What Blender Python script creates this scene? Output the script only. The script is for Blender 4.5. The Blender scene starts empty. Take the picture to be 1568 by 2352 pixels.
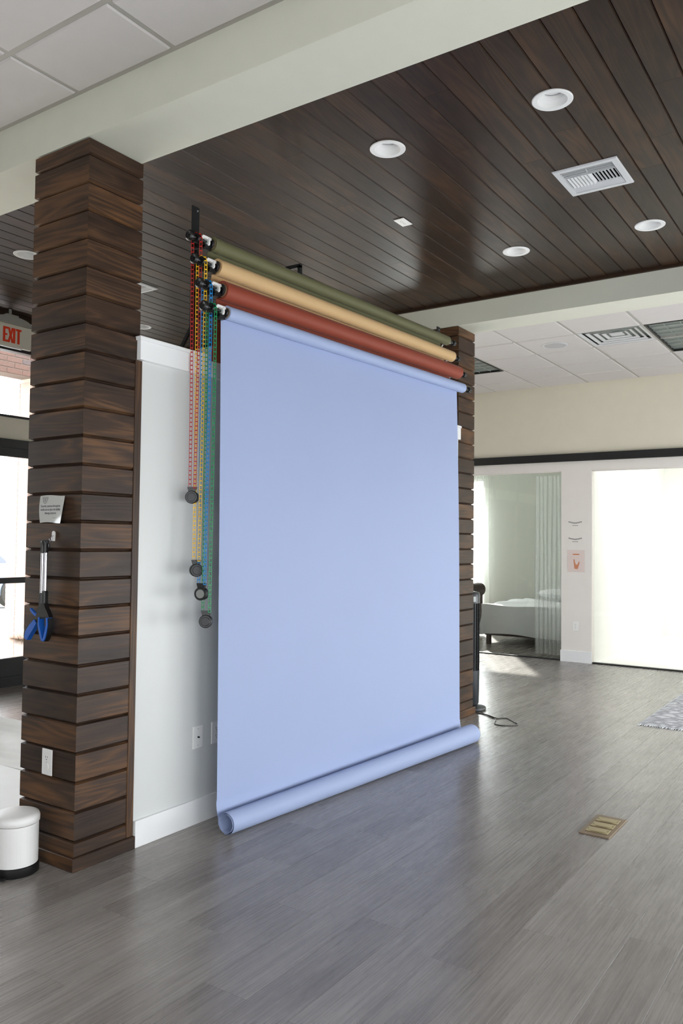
import bpy, math, random
from mathutils import Vector, Matrix
random.seed(7)
sc = bpy.context.scene
COL = sc.collection
PI = math.pi
# ------------------------------------------------------------------ camera
FPX = 1860.715
CAM = Vector((-2.3243, -2.9718, 1.4521))
_y, _p, _r = math.radians(34.1573), math.radians(2.0954), math.radians(0.649)
FW = Vector((math.cos(_p)*math.cos(_y), math.cos(_p)*math.sin(_y), math.sin(_p)))
_rt = Vector((math.sin(_y), -math.cos(_y), 0)); _up = _rt.cross(FW)
RT = math.cos(_r)*_rt + math.sin(_r)*_up
UP = -math.sin(_r)*_rt + math.cos(_r)*_up
cam = bpy.data.cameras.new('camera'); camo = bpy.data.objects.new('camera', cam); COL.objects.link(camo)
cam.sensor_fit = 'VERTICAL'; cam.sensor_height = 36.0; cam.lens = FPX*36.0/2352.0
cam.clip_start = .05; cam.clip_end = 200
M3 = Matrix((RT, UP, -FW)).transposed()
camo.matrix_world = Matrix.Translation(CAM) @ M3.to_4x4()
sc.camera = camo
def proj(p):
    d = Vector(p)-CAM; z = d.dot(FW)
    if z < .05: return None
    return 784+FPX*d.dot(RT)/z, 1176-FPX*d.dot(UP)/z, z
# ------------------------------------------------------------------ world, sun, daylight
w = bpy.data.worlds.new('sky'); sc.world = w; w.use_nodes = True
bg = w.node_tree.nodes['Background']
bg.inputs[0].default_value = (.93, .965, 1.0, 1); bg.inputs[1].default_value = 9.0
sun = bpy.data.lights.new('sun', 'SUN'); sun.energy = 22; sun.angle = math.radians(1.2); sun.color = (1, .95, .88)
suno = bpy.data.objects.new('sun', sun); COL.objects.link(suno)
_el = math.radians(27); sdir = Vector((-.852*math.cos(_el), -.523*math.cos(_el), -math.sin(_el)))
suno.rotation_euler = sdir.to_track_quat('-Z', 'Y').to_euler()
def area(name, loc, direction, sx, sy, watts, color=(1, 1, 1)):
    l = bpy.data.lights.new(name, 'AREA'); l.shape = 'RECTANGLE'; l.size = sx; l.size_y = sy
    l.energy = watts; l.color = color
    o = bpy.data.objects.new(name, l); COL.objects.link(o); o.location = loc
    o.rotation_euler = Vector(direction).to_track_quat('-Z', 'Z').to_euler()
    return o
DAY = (.93, .97, 1.0)
# added lamps at unseen back windows, set low to grade the backdrop
for _x, _w in ((-2.6, 6), (0.4, 18), (3.2, 32), (5.9, 100)):
    area('fill_back', (_x, -4.53, .80), (0, 1, -.06), 2.3, 1.35, _w, DAY)
for _x in (.2, 4.2, 6.4):
    _o = area('daylight_portal', (_x, 4.10, 1.7), (0, -1, 0), 3.4, 3.2, 1); _o.data.cycles.is_portal = True
# added lamp that brightens the white side room, no known fixture
area('studio_fill', (9.3, -1.9, 3.1), (0, 0, -1), 2.2, 2.2, 150, (1, .99, .965))
area('bedroom_daylight', (10.38, 3.4, 1.4), (-1, -.25, 0), 1.2, 2.2, 230, DAY)
sc.view_settings.view_transform = 'Standard'; sc.view_settings.look = 'None'
sc.view_settings.exposure = -0.38; sc.view_settings.gamma = 1.0
sc.view_settings.use_curve_mapping = False
sc.cycles.use_denoising = True
sc.cycles.max_bounces = 8; sc.cycles.diffuse_bounces = 5; sc.cycles.glossy_bounces = 4
sc.cycles.transparent_max_bounces = 12; sc.cycles.sample_clamp_indirect = 6
sc.cycles.caustics_reflective = False; sc.cycles.caustics_refractive = False
# ------------------------------------------------------------------ materials
def lin(c):
    return tuple((v/255/12.92 if v/255 <= .04045 else ((v/255+.055)/1.055)**2.4) for v in c)+(1,)
class NT:
    def __init__(s, name):
        s.m = bpy.data.materials.new(name); s.m.use_nodes = True; s.t = s.m.node_tree; s.n = s.t.nodes
        s.b = s.n['Principled BSDF']; s.out = s.n['Material Output']
    def add(s, typ, ins=None, **kw):
        nd = s.n.new(typ)
        for k, v in kw.items(): setattr(nd, k, v)
        for k, v in (ins or {}).items(): s.set(nd.inputs[k], v)
        return nd
    def set(s, sock, v):
        if isinstance(v, bpy.types.NodeSocket): s.t.links.new(v, sock)
        else: sock.default_value = v
    def math(s, op, a, b=0.0, c=None):
        nd = s.n.new('ShaderNodeMath'); nd.operation = op; s.set(nd.inputs[0], a); s.set(nd.inputs[1], b)
        if c is not None: s.set(nd.inputs[2], c)
        return nd.outputs[0]
    def mix(s, f, a, b, mode='MIX'):
        nd = s.n.new('ShaderNodeMix'); nd.data_type = 'RGBA'; nd.blend_type = mode
        s.set(nd.inputs[0], f); s.set(nd.inputs[6], a); s.set(nd.inputs[7], b); return nd.outputs[2]
    def ramp(s, f, stops):
        nd = s.n.new('ShaderNodeValToRGB'); s.set(nd.inputs[0], f); cr = nd.color_ramp
        while len(cr.elements) < len(stops): cr.elements.new(.5)
        for e, (p, c) in zip(cr.elements, stops): e.position = p; e.color = c if len(c) == 4 else tuple(c)+(1,)
        return nd.outputs[0]
    def bump(s, h, strength, dist=.002):
        nd = s.add('ShaderNodeBump', {'Height': h, 'Strength': strength, 'Distance': dist}); s.set(s.b.inputs['Normal'], nd.outputs[0])
def plain(name, rgb, rough=.5, metal=0., noise=0., bump=0., bscale=200., spec=.5, emit=0., trans=0.):
    t = NT(name); c = lin(rgb)
    t.b.inputs['Roughness'].default_value = rough; t.b.inputs['Metallic'].default_value = metal
    t.b.inputs['Specular IOR Level'].default_value = spec
    tc = t.add('ShaderNodeTexCoord').outputs['Object']
    n = t.add('ShaderNodeTexNoise', {'Vector': tc, 'Scale': 9.0, 'Detail': 4.0})
    k = noise if noise else .03
    col = t.mix(n.outputs[0], tuple(v*(1-k) for v in c[:3])+(1,), tuple(min(1, v*(1+k)) for v in c[:3])+(1,))
    t.set(t.b.inputs['Base Color'], col)
    if bump:
        n2 = t.add('ShaderNodeTexNoise', {'Vector': tc, 'Scale': bscale, 'Detail': 3.0}); t.bump(n2.outputs[0], bump)
    if emit:
        t.b.inputs['Emission Color'].default_value = c; t.b.inputs['Emission Strength'].default_value = emit
    return t.m
def wood(name, dark, mid, light, rough=.42, contrast=1., knots=True, fine=1., spec=.45, sawn=0., bx=.8, relief=.25):
    """stained plank: U runs along the grain in metres, V across"""
    t = NT(name)
    uv = t.add('ShaderNodeUVMap').outputs[0]
    at = t.add('ShaderNodeAttribute', attribute_name='rnd').outputs['Fac']
    oi = t.add('ShaderNodeObjectInfo').outputs['Random']
    rnd = t.math('ADD', at, oi)
    W = t.math('MULTIPLY', rnd, 91.7)
    def nz(sc3, scale, detail, w=None, rgh=.5):
        mp = t.add('ShaderNodeMapping', {'Vector': uv, 'Scale': sc3}).outputs[0]
        return t.add('ShaderNodeTexNoise', {'Vector': mp, 'W': w if w else W, 'Scale': scale, 'Detail': detail, 'Roughness': rgh}, noise_dimensions='4D').outputs[0]
    broad = nz((bx, 8, 1), 1.0, 1.5)
    bands = t.math('FRACT', t.math('MULTIPLY', broad, 14.0))
    bands = t.math('ABSOLUTE', t.math('SUBTRACT', t.math('MULTIPLY', bands, 2.0), 1.0))
    streak = nz((2.2, 130, 1), 1.0, 4.0, rgh=.7)
    patch = nz((1.6, 5, 1), 1.5, 2.0, t.math('ADD', W, 17.))
    f = t.math('ADD', t.math('MULTIPLY', bands, .20*contrast), t.math('MULTIPLY', streak, .68*fine))
    f = t.math('ADD', f, t.math('MULTIPLY', t.math('SUBTRACT', patch, .5), .9*contrast))
    f = t.math('ADD', f, t.math('MULTIPLY', t.math('SUBTRACT', t.math('FRACT', t.math('MULTIPLY', rnd, 57.3)), .5), .22))
    col = t.ramp(f, [(.05, lin(dark)), (.45, lin(mid)), (.85, lin(light))])
    if knots:
        mp = t.add('ShaderNodeMapping', {'Vector': uv, 'Scale': (1.5, 7.5, 1)}).outputs[0]
        v = t.add('ShaderNodeTexVoronoi', {'Vector': mp, 'W': W, 'Scale': 1.0}, voronoi_dimensions='4D').outputs['Distance']
        kf = t.ramp(v, [(.04, (1, 1, 1)), (.10, (0, 0, 0))])
        col = t.mix(t.math('MULTIPLY', kf, .75), col, tuple(v*.45 for v in lin(dark)[:3])+(1,))
    t.set(t.b.inputs['Base Color'], col)
    t.set(t.b.inputs['Roughness'], t.math('ADD', t.math('MULTIPLY', streak, .25), rough-.12))
    t.b.inputs['Specular IOR Level'].default_value = spec
    h = t.math('ADD', streak, t.math('MULTIPLY', bands, .3))
    if sawn:
        h = t.math('ADD', h, t.math('MULTIPLY', nz((160, 1.5, 1), 1.0, 2.0), sawn))
    t.bump(h, relief, .0015)
    return t.m
def glass(name, tint=(1, 1, 1), refl=.10):
    t = NT(name); t.n.remove(t.b)
    tr = t.add('ShaderNodeBsdfTransparent', {'Color': tint+(1,)})
    gl = t.add('ShaderNodeBsdfGlossy', {'Roughness': .02})
    fr = t.add('ShaderNodeFresnel', {'IOR': 1.45})
    mx = t.add('ShaderNodeMixShader', {0: fr.outputs[0], 1: tr.outputs[0], 2: gl.outputs[0]})
    t.t.links.new(mx.outputs[0], t.out.inputs[0]); return t.m
def sheer(name):
    t = NT(name); t.n.remove(t.b)
    tr = t.add('ShaderNodeBsdfTransparent', {'Color': (1, 1, 1, 1)})
    df = t.add('ShaderNodeBsdfDiffuse', {'Color': (.93, .94, .92, 1)})
    tl = t.add('ShaderNodeBsdfTranslucent', {'Color': (.93, .94, .92, 1)})
    a = t.add('ShaderNodeMixShader', {0: .5, 1: df.outputs[0], 2: tl.outputs[0]})
    lw = t.add('ShaderNodeLayerWeight', {'Blend': .45}).outputs['Facing']
    tc = t.add('ShaderNodeTexCoord').outputs['Object']
    wv = t.add('ShaderNodeTexNoise', {'Vector': tc, 'Scale': 260.0, 'Detail': 2.0}).outputs[0]
    f = t.math('ADD', t.math('MULTIPLY', lw, .45), t.math('MULTIPLY', wv, .36))
    mx = t.add('ShaderNodeMixShader', {0: f, 1: tr.outputs[0], 2: a.outputs[0]})
    t.t.links.new(mx.outputs[0], t.out.inputs[0]); return t.m
def paper(name, rgb, rough=.62):
    t = NT(name); c = lin(rgb)
    tc = t.add('ShaderNodeTexCoord').outputs['Object']
    n = t.add('ShaderNodeTexNoise', {'Vector': tc, 'Scale': 1.7, 'Detail': 5.0}).outputs[0]
    n2 = t.add('ShaderNodeTexNoise', {'Vector': tc, 'Scale': 420.0, 'Detail': 2.0}).outputs[0]
    n3 = t.add('ShaderNodeTexNoise', {'Vector': tc, 'Scale': 5.0, 'Detail': 3.0}).outputs[0]
    f = t.math('ADD', t.math('MULTIPLY', n, .6), t.math('MULTIPLY', n2, .4))
    t.set(t.b.inputs['Base Color'], t.mix(f, tuple(v*.95 for v in c[:3])+(1,), tuple(min(1, v*1.04) for v in c[:3])+(1,)))
    t.b.inputs['Roughness'].default_value = rough; t.b.inputs['Specular IOR Level'].default_value = .35
    t.b.inputs['Sheen Weight'].default_value = .05
    t.bump(t.math('ADD', n3, t.math('MULTIPLY', n2, .05)), .25, .006)
    return t.m
M = {}
M['wood_col'] = wood('stained_wood', (28, 18, 12), (60, 43, 31), (112, 78, 48), rough=.46, sawn=.35, spec=.3)
M['wood_ceil'] = wood('stained_ceiling_wood', (24, 16, 11), (48, 34, 25), (84, 60, 40), rough=.40, contrast=.75, spec=.2)
M['wood_core'] = plain('groove_core_wood', (48, 30, 18), .7)  # dark wood core showing between the column boards
M['floor'] = wood('grey_vinyl_plank', (108, 100, 96), (142, 136, 131), (166, 161, 156), rough=.27, contrast=.6, knots=False, fine=1.0, spec=.6, bx=.25, relief=.10)
M['subfloor'] = plain('subfloor', (70, 64, 60), .8)
M['pier_white'] = plain('pier_white_paint', (226, 221, 215), .7, bump=.15, bscale=260)
M['unseen_wall'] = plain('unseen_wall_grey', (112, 110, 106), .8)  # unseen walls, toned down to cut bounce light
M['beige'] = plain('beige_wall_paint', (214, 208, 190), .75, bump=.15, bscale=260)
M['beam'] = plain('beam_paint', (208, 208, 193), .7, bump=.25, bscale=300)
M['white_wall'] = plain('white_wall_paint', (206, 208, 206), .42, bump=.12, bscale=140, noise=.02)
M['gloss_white'] = plain('white_trim_gloss', (232, 233, 233), .3)
M['tile'] = plain('mineral_ceiling_tile', (200, 196, 193), .9, bump=.5, bscale=420)
M['tee'] = plain('white_ceiling_grid', (166, 163, 155), .5)
M['black'] = plain('black_plastic', (18, 18, 19), .38)
M['black_metal'] = plain('black_frame_metal', (22, 22, 23), .42, metal=.0)
M['steel'] = plain('dark_steel', (44, 45, 46), .42, metal=.6)
M['white_pl'] = plain('white_plastic', (232, 231, 228), .4)
M['light_white'] = plain('light_trim_white', (226, 226, 224), .45)
M['lens'] = plain('lamp_lens', (238, 238, 238), .25, noise=.01)
M['grey_pl'] = plain('pale_grey_plastic', (178, 184, 184), .35)
M['vent'] = plain('vent_paint', (198, 199, 200), .45)
M['dark'] = plain('dark_cavity', (14, 14, 14), .9)
M['lav'] = paper('lavender_paper', (158, 172, 206))
M['olive'] = paper('olive_paper', (98, 97, 66))
M['tan'] = paper('tan_paper', (204, 170, 122))
M['rust'] = paper('rust_paper', (140, 62, 42))
M['kraft'] = plain('kraft_core', (150, 122, 92), .8)
M['c_red'] = plain('red_chain_plastic', (176, 32, 22), .4)
M['c_yellow'] = plain('yellow_chain_plastic', (238, 190, 22), .4)
M['c_blue'] = plain('blue_chain_plastic', (0, 126, 196), .4)
M['c_green'] = plain('green_chain_plastic', (8, 132, 78), .4)
M['blue'] = plain('blue_rubber', (22, 92, 184), .5)
M['alu'] = plain('brushed_aluminium', (196, 194, 200), .28, metal=.9)
M['brass'] = plain('dull_brass', (176, 160, 118), .45, metal=.35, noise=.06)
M['bronze'] = plain('bronze_plate', (140, 120, 96), .5, metal=.3, noise=.05)
M['exit_red'] = plain('exit_red', (226, 60, 22), .5)
M['exit_grey'] = plain('sign_grey', (148, 146, 138), .5)
M['exit_face'] = plain('sign_face', (214, 208, 192), .5)
M['sign_card'] = plain('laminated_card', (196, 197, 192), .12, noise=.02, bump=.05, bscale=12)
M['ink'] = plain('dark_ink', (52, 56, 58), .6)
M['ink_pale'] = plain('grey_ink', (132, 134, 130), .6)
M['glass'] = glass('window_glass')
M['glass_green'] = glass('partition_glass', (.975, .99, .98))
M['sheer'] = sheer('sheer_voile')
M['sage'] = plain('bedroom_wall_paint', (207, 210, 204), .75, bump=.1)
M['room_white'] = plain('white_studio_paint', (240, 240, 237), .8)
M['linen'] = plain('white_bed_linen', (238, 240, 242), .85, bump=.4, bscale=35, noise=.04)
M['leather'] = plain('brown_leather', (52, 34, 25), .6, bump=.2, bscale=60)
M['fan_body'] = plain('charcoal_fan_plastic', (42, 46, 50), .35)
M['fan_grille'] = plain('dark_fan_grille', (22, 25, 27), .5)
M['troffer'] = plain('troffer_louver', (142, 148, 142), .4)
M['troffer_in'] = plain('troffer_reflector', (122, 130, 124), .3)
M['speaker'] = plain('speaker_grille', (176, 176, 176), .7)
M['concrete'] = plain('pale_concrete', (205, 200, 192), .9, bump=.2)
M['vinyl_sheet'] = plain('white_vinyl_sheet', (240, 240, 238), .5)
M['cloth'] = plain('rumpled_white_cloth', (236, 234, 230), .9)
M['car'] = plain('blue_car_paint', (120, 138, 176), .25)
M['car_glass'] = plain('car_window', (84, 92, 110), .1)
M['rubber'] = plain('tyre_rubber', (24, 24, 24), .8)
M['pampas'] = plain('dried_pampas', (236, 218, 190), .9, noise=.1)
M['ceramic'] = plain('white_vase', (226, 222, 214), .4)
M['poster'] = plain('poster_pink', (222, 206, 200), .2)
M['skin'] = plain('poster_hand_tone', (196, 130, 96), .5)
def _brick(nm, cols):
    t = NT(nm); oi = t.add('ShaderNodeObjectInfo').outputs['Random']
    tc = t.add('ShaderNodeTexCoord').outputs['Object']
    n = t.add('ShaderNodeTexNoise', {'Vector': tc, 'Scale': 25.0, 'Detail': 4.0}).outputs[0]
    base = t.ramp(oi, [(0, lin(cols[0])), (.5, lin(cols[1])), (1, lin(cols[2]))])
    t.set(t.b.inputs['Base Color'], t.mix(t.math('MULTIPLY', n, .3), base, lin((140, 124, 120)))); t.b.inputs['Roughness'].default_value = .9
    t.bump(n, .5, .004); return t.m
M['brick'] = _brick('sunlit_brick', [(186, 160, 150), (198, 166, 152), (168, 156, 154)])  # paler copy, the pier's sunlight put into the colour
M['brick_shade'] = _brick('shaded_brick', [(92, 70, 64), (100, 72, 62), (76, 68, 70)])  # darker copy, the canopy's shade put into the colour
M['mortar_shade'] = plain('shaded_mortar', (112, 100, 94), .95)  # mortar darkened to match the canopy's shade
M['mortar'] = plain('mortar', (196, 188, 178), .95, bump=.3)
def _rug():
    t = NT('rug_pile'); tc = t.add('ShaderNodeTexCoord').outputs['Object']
    v = t.add('ShaderNodeTexVoronoi', {'Vector': tc, 'Scale': 9.0}, feature='DISTANCE_TO_EDGE').outputs['Distance']
    n = t.add('ShaderNodeTexNoise', {'Vector': tc, 'Scale': 40.0, 'Detail': 5.0}).outputs[0]
    f = t.math('ADD', t.math('MULTIPLY', v, 1.6), t.math('MULTIPLY', t.math('SUBTRACT', n, .5), .7))
    t.set(t.b.inputs['Base Color'], t.ramp(f, [(.05, lin((160, 160, 166))), (.35, lin((208, 210, 214))), (.8, lin((216, 218, 220)))]))
    t.b.inputs['Roughness'].default_value = .95; t.bump(n, .6, .005); return t.m
M['rug'] = _rug()
# ------------------------------------------------------------------ mesh helpers
class MB:
    def __init__(s): s.v = []; s.f = []; s.uv = None; s.r = None
    def add(s, vs, fs):
        o = len(s.v); s.v += [tuple(v) for v in vs]; s.f += [tuple(i+o for i in f) for f in fs]; return s
    def box(s, x0, x1, y0, y1, z0, z1, mat=None):
        vs = [(x, y, z) for z in (z0, z1) for y in (y0, y1) for x in (x0, x1)]
        if mat is not None: vs = [mat @ Vector(v) for v in vs]
        return s.add(vs, [(0, 2, 3, 1), (4, 5, 7, 6), (0, 1, 5, 4), (2, 6, 7, 3), (0, 4, 6, 2), (1, 3, 7, 5)])
    def bbox(s, x0, x1, y0, y1, z0, z1, b=.002, mat=None):
        """box with all twelve edges chamfered"""
        xs, ys, zs = (x0, x1), (y0, y1), (z0, z1); sg = (1, -1); vs = []; idx = {}
        for i in (0, 1):
            for j in (0, 1):
                for k in (0, 1):
                    c = (xs[i], ys[j], zs[k]); d = (sg[i]*b, sg[j]*b, sg[k]*b)
                    for a in range(3):
                        p = [c[q]+(0 if q == a else d[q]) for q in range(3)]
                        idx[(i, j, k, a)] = len(vs); vs.append(p)
        fs = []
        for a in range(3):
            o = [q for q in range(3) if q != a]
            for e in (0, 1):
                q = []
                for (m, n) in ((0, 0), (1, 0), (1, 1), (0, 1)):
                    t = [0, 0, 0]; t[a] = e; t[o[0]] = m; t[o[1]] = n; q.append(idx[(t[0], t[1], t[2], a)])
                flip = (e == 0) ^ (a == 1)
                fs.append(tuple(reversed(q)) if flip else tuple(q))
        for a in range(3):
            o = [q for q in range(3) if q != a]
            for m in (0, 1):
                for n in (0, 1):
                    def g(e, f):
                        t = [0, 0, 0]; t[a] = e; t[o[0]] = m; t[o[1]] = n; return idx[(t[0], t[1], t[2], f)]
                    fs.append((g(0, o[0]), g(1, o[0]), g(1, o[1]), g(0, o[1])))
        for i in (0, 1):
            for j in (0, 1):
                for k in (0, 1): fs.append((idx[(i, j, k, 0)], idx[(i, j, k, 1)], idx[(i, j, k, 2)]))
        if mat is not None: vs = [mat @ Vector(v) for v in vs]
        return s.add(vs, fs)
    def prism(s, pts, h0, h1, mat=None):
        """polygon in XY extruded along Z"""
        n = len(pts); vs = [(p[0], p[1], h0) for p in pts]+[(p[0], p[1], h1) for p in pts]
        if mat is not None: vs = [mat @ Vector(v) for v in vs]
        return s.add(vs, [tuple(range(n-1, -1, -1)), tuple(range(n, 2*n))]+[(i, (i+1) % n, (i+1) % n+n, i+n) for i in range(n)])
    def lathe(s, prof, n=32, mat=None, closed=True):
        """profile of (r, z) turned about Z"""
        vs = []; fs = []; m = len(prof)
        for i in range(n):
            a = 2*PI*i/n
            for r, z in prof: vs.append((r*math.cos(a), r*math.sin(a), z))
        for i in range(n):
            j = (i+1) % n
            for k in range(m-1): fs.append((i*m+k, j*m+k, j*m+k+1, i*m+k+1))
        if closed:
            if prof[0][0] > 1e-6: fs.append(tuple(i*m for i in range(n-1, -1, -1)))
            if prof[-1][0] > 1e-6: fs.append(tuple(i*m+m-1 for i in range(n)))
        if mat is not None: vs = [mat @ Vector(v) for v in vs]
        return s.add(vs, fs)
    def tube(s, pts, r, n=8, closed=False):
        pts = [Vector(p) for p in pts]; m = len(pts); vs = []; fs = []
        rr = r if isinstance(r, (list, tuple)) else [r]*m
        T0 = None
        for i, p in enumerate(pts):
            a = pts[(i-1) % m] if (i > 0 or closed) else p; b = pts[(i+1) % m] if (i < m-1 or closed) else p
            T = (b-a).normalized() if (b-a).length > 1e-9 else Vector((0, 0, 1))
            if T0 is None:
                N = T.orthogonal().normalized()
            else:
                N = (N-T*N.dot(T)).normalized()
            T0 = T; B = T.cross(N)
            for k in range(n):
                t = 2*PI*k/n; vs.append(p+(N*math.cos(t)+B*math.sin(t))*rr[i])
        for i in range(m if closed else m-1):
            j = (i+1) % m
            for k in range(n): fs.append((i*n+k, i*n+(k+1) % n, j*n+(k+1) % n, j*n+k))
        if not closed: fs += [tuple(range(n-1, -1, -1)), tuple((m-1)*n+k for k in range(n))]
        return s.add(vs, fs)
    def mesh(s, name, m, smooth=35):
        me = bpy.data.meshes.new(name); me.from_pydata(s.v, [], s.f)
        if s.uv:
            ul = me.uv_layers.new(name='UVMap'); ul.data.foreach_set('uv', [c for uvv in s.uv for c in uvv])
        if s.r:
            at = me.attributes.new('rnd', 'FLOAT', 'POINT'); at.data.foreach_set('value', s.r)
        me.validate(); me.update()
        if m: me.materials.append(M[m] if isinstance(m, str) else m)
        if smooth: me.shade_smooth(); me.set_sharp_from_angle(angle=math.radians(smooth))
        return me
def link(name, me, parent=None, loc=None, rot=None):
    o = bpy.data.objects.new(name, me); COL.objects.link(o)
    if parent: o.parent = parent
    if loc is not None: o.location = loc
    if rot is not None: o.rotation_euler = rot
    return o
def obj(name, mb, m, parent=None, loc=None, rot=None, smooth=35, label=None):
    o = link(name, mb.mesh(name, m, smooth), parent, loc, rot)
    if label: o['label'] = label
    return o
def tag(o, label, cat, group=None):
    o['label'] = label; o['category'] = cat
    if group: o['group'] = group
    return o
def thing(name, label, cat, loc=(0, 0, 0), rot=(0, 0, 0), group=None):
    o = bpy.data.objects.new(name, None); COL.objects.link(o); o.location = loc; o.rotation_euler = rot
    o.empty_display_size = .05
    return tag(o, label, cat, group)
def struct(name, mb, m, smooth=35, label=None):
    o = obj(name, mb, m, smooth=smooth); o['kind'] = 'structure'
    if label: o['label'] = label
    return o
def dup(root, loc, rot=None, label=None):
    r = root.copy(); COL.objects.link(r); r.location = loc
    if rot is not None: r.rotation_euler = rot
    if label: r['label'] = label
    for ch in list(root.children):
        c = ch.copy(); COL.objects.link(c); c.parent = r
        for g in ch.children:
            d = g.copy(); COL.objects.link(d); d.parent = c
    return r
RX = lambda a: Matrix.Rotation(a, 4, 'X')
RY = lambda a: Matrix.Rotation(a, 4, 'Y')
RZ = lambda a: Matrix.Rotation(a, 4, 'Z')
TR = lambda *p: Matrix.Translation(p)
XAX = RY(PI/2)     # turns Z of a lathe to +X
# one plank: X along the grain, front face at y=0 facing -Y, back at y=t
def plank_mb(L, h, t, cy, cz, m0=0., m1=0., mb=None, off=(0, 0), mat=None, rnd=None):
    new = mb is None
    if new: mb = MB(); mb.uv = []
    prof = [(t, 0), (cy, 0), (0, cz), (0, h-cz), (cy, h), (t, h)]
    n = len(prof); vs = []
    for (y, z) in prof: vs.append((m0*y, y, z))
    for (y, z) in prof: vs.append((L-m1*y, y, z))
    if mat is not None: vs2 = [mat @ Vector(v) for v in vs]
    else: vs2 = vs
    fs = [(i, i+n, (i+1) % n+n, (i+1) % n) for i in range(n)]+[tuple(range(n)), tuple(range(2*n-1, n-1, -1))]
    fs = [tuple(reversed(f)) for f in fs]
    fs = [tuple(reversed(f)) for f in fs]
    mb.add(vs2, fs)
    for f in fs:
        for i in f: mb.uv.append((vs[i][0]+off[0], vs[i][2]+off[1]))
    if rnd is not None:
        if mb.r is None: mb.r = []
        mb.r += [rnd]*len(vs)
    return mb
def text_mesh(body, size, depth=.0005, align='CENTER', sx=1.):
    cu = bpy.data.curves.new('lettering', 'FONT'); cu.body = body; cu.size = size; cu.extrude = depth; cu.align_x = align
    cu.resolution_u = 2
    o = bpy.data.objects.new('lettering', cu); COL.objects.link(o); o.scale = (sx, 1, 1)
    dg = bpy.context.evaluated_depsgraph_get(); dg.update()
    me = bpy.data.meshes.new_from_object(o.evaluated_get(dg)); me.transform(Matrix.Diagonal((sx, 1, 1, 1)))
    bpy.data.objects.remove(o); bpy.data.curves.remove(cu); return me
def cut(ob, cutter_mb, mats=None):
    """carve an opening out of a plank, keeping its UVs"""
    c = bpy.data.objects.new('cutter', cutter_mb.mesh('cutter', None, 0)); COL.objects.link(c)
    ob.data = ob.data.copy()
    md = ob.modifiers.new('opening', 'BOOLEAN'); md.operation = 'DIFFERENCE'; md.object = c; md.solver = 'EXACT'
    dg = bpy.context.evaluated_depsgraph_get(); dg.update()
    me = bpy.data.meshes.new_from_object(ob.evaluated_get(dg))
    ob.modifiers.clear(); ob.data = me
    bpy.data.objects.remove(c)
# ------------------------------------------------------------------ key dimensions (metres)
H1, H2, HC, HC2 = 3.271, 3.470, 3.481, 3.454
CW, CD = .318, .395
X2, CW2 = 3.772, .312
XF, YW = 7.616, 4.154
XW, YS = -4.6, -4.6
# ------------------------------------------------------------------ floor
fl = struct('floor', MB().box(XW, 10.6, YS, YW+.1, -.14, -.006), 'subfloor', 0)
PWD, PLN = .1772, 1.2
rows = {}
def edge(k): return -.380-PWD*k            # row k lies between edge(k) and edge(k+1)
known = {0: -.153, 1: .605, 2: -.04, 3: .279, 4: -.318, 5: .377, 6: .87, 7: .257, 8: .65, 9: 1.025}
cand = []
k = -26
while edge(k) > YS-.1:
    ya, yb = min(edge(k), YW+.05), max(edge(k+1), YS)
    if ya-yb > .02:
        off = known.get(k, random.uniform(0, PLN))
        x = XW-((XW-off) % PLN)
        while x < (10.55 if yb > .3 else XF):
            xa, xb = max(x, XW), min(x+PLN, 10.55 if yb > .3 else XF+.1)
            if xb-xa > .05: cand.append((xa, xb, yb, ya))
            x += PLN
    k += 1
def area_px(xa, xb, ya, yb):
    ps = [proj((x, y, 0)) for x, y in ((xa, ya), (xb, ya), (xb, yb), (xa, yb))]
    c = proj(((xa+xb)/2, (ya+yb)/2, 0))
    if any(p is None for p in ps): 
        return 1e6 if c and -300 < c[0] < 1900 and c[1] < 3200 else 0
    if max(p[0] for p in ps) < 0 or min(p[0] for p in ps) > 1568 or min(p[1] for p in ps) > 2352: return 0
    a = sum(ps[i][0]*ps[(i+1) % 4][1]-ps[(i+1) % 4][0]*ps[i][1] for i in range(4))
    return abs(a)/2
cand.sort(key=lambda c: -area_px(*c))
full = {}
rest = MB(); rest.uv = []
for i, (xa, xb, ya, yb) in enumerate(cand):
    L, h = round(xb-xa-.0008, 4), round(yb-ya-.0008, 4)
    if i < 298 and area_px(xa, xb, ya, yb) > 0:
        key = (L, h)
        if key not in full: full[key] = plank_mb(L, h, .006, .0003, .0003).mesh('floor_plank', 'floor', 0)
        link('plank', full[key], fl, (xa, ya, 0), (-PI/2, 0, 0))
    else:
        plank_mb(L, h, .006, .0003, .0003, mb=rest, mat=TR(xa, ya, 0) @ RX(-PI/2), rnd=random.random()*3, off=(0, 0))
o = obj('plank_field', rest, 'floor', fl, smooth=0); o['kind'] = 'stuff'
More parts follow.
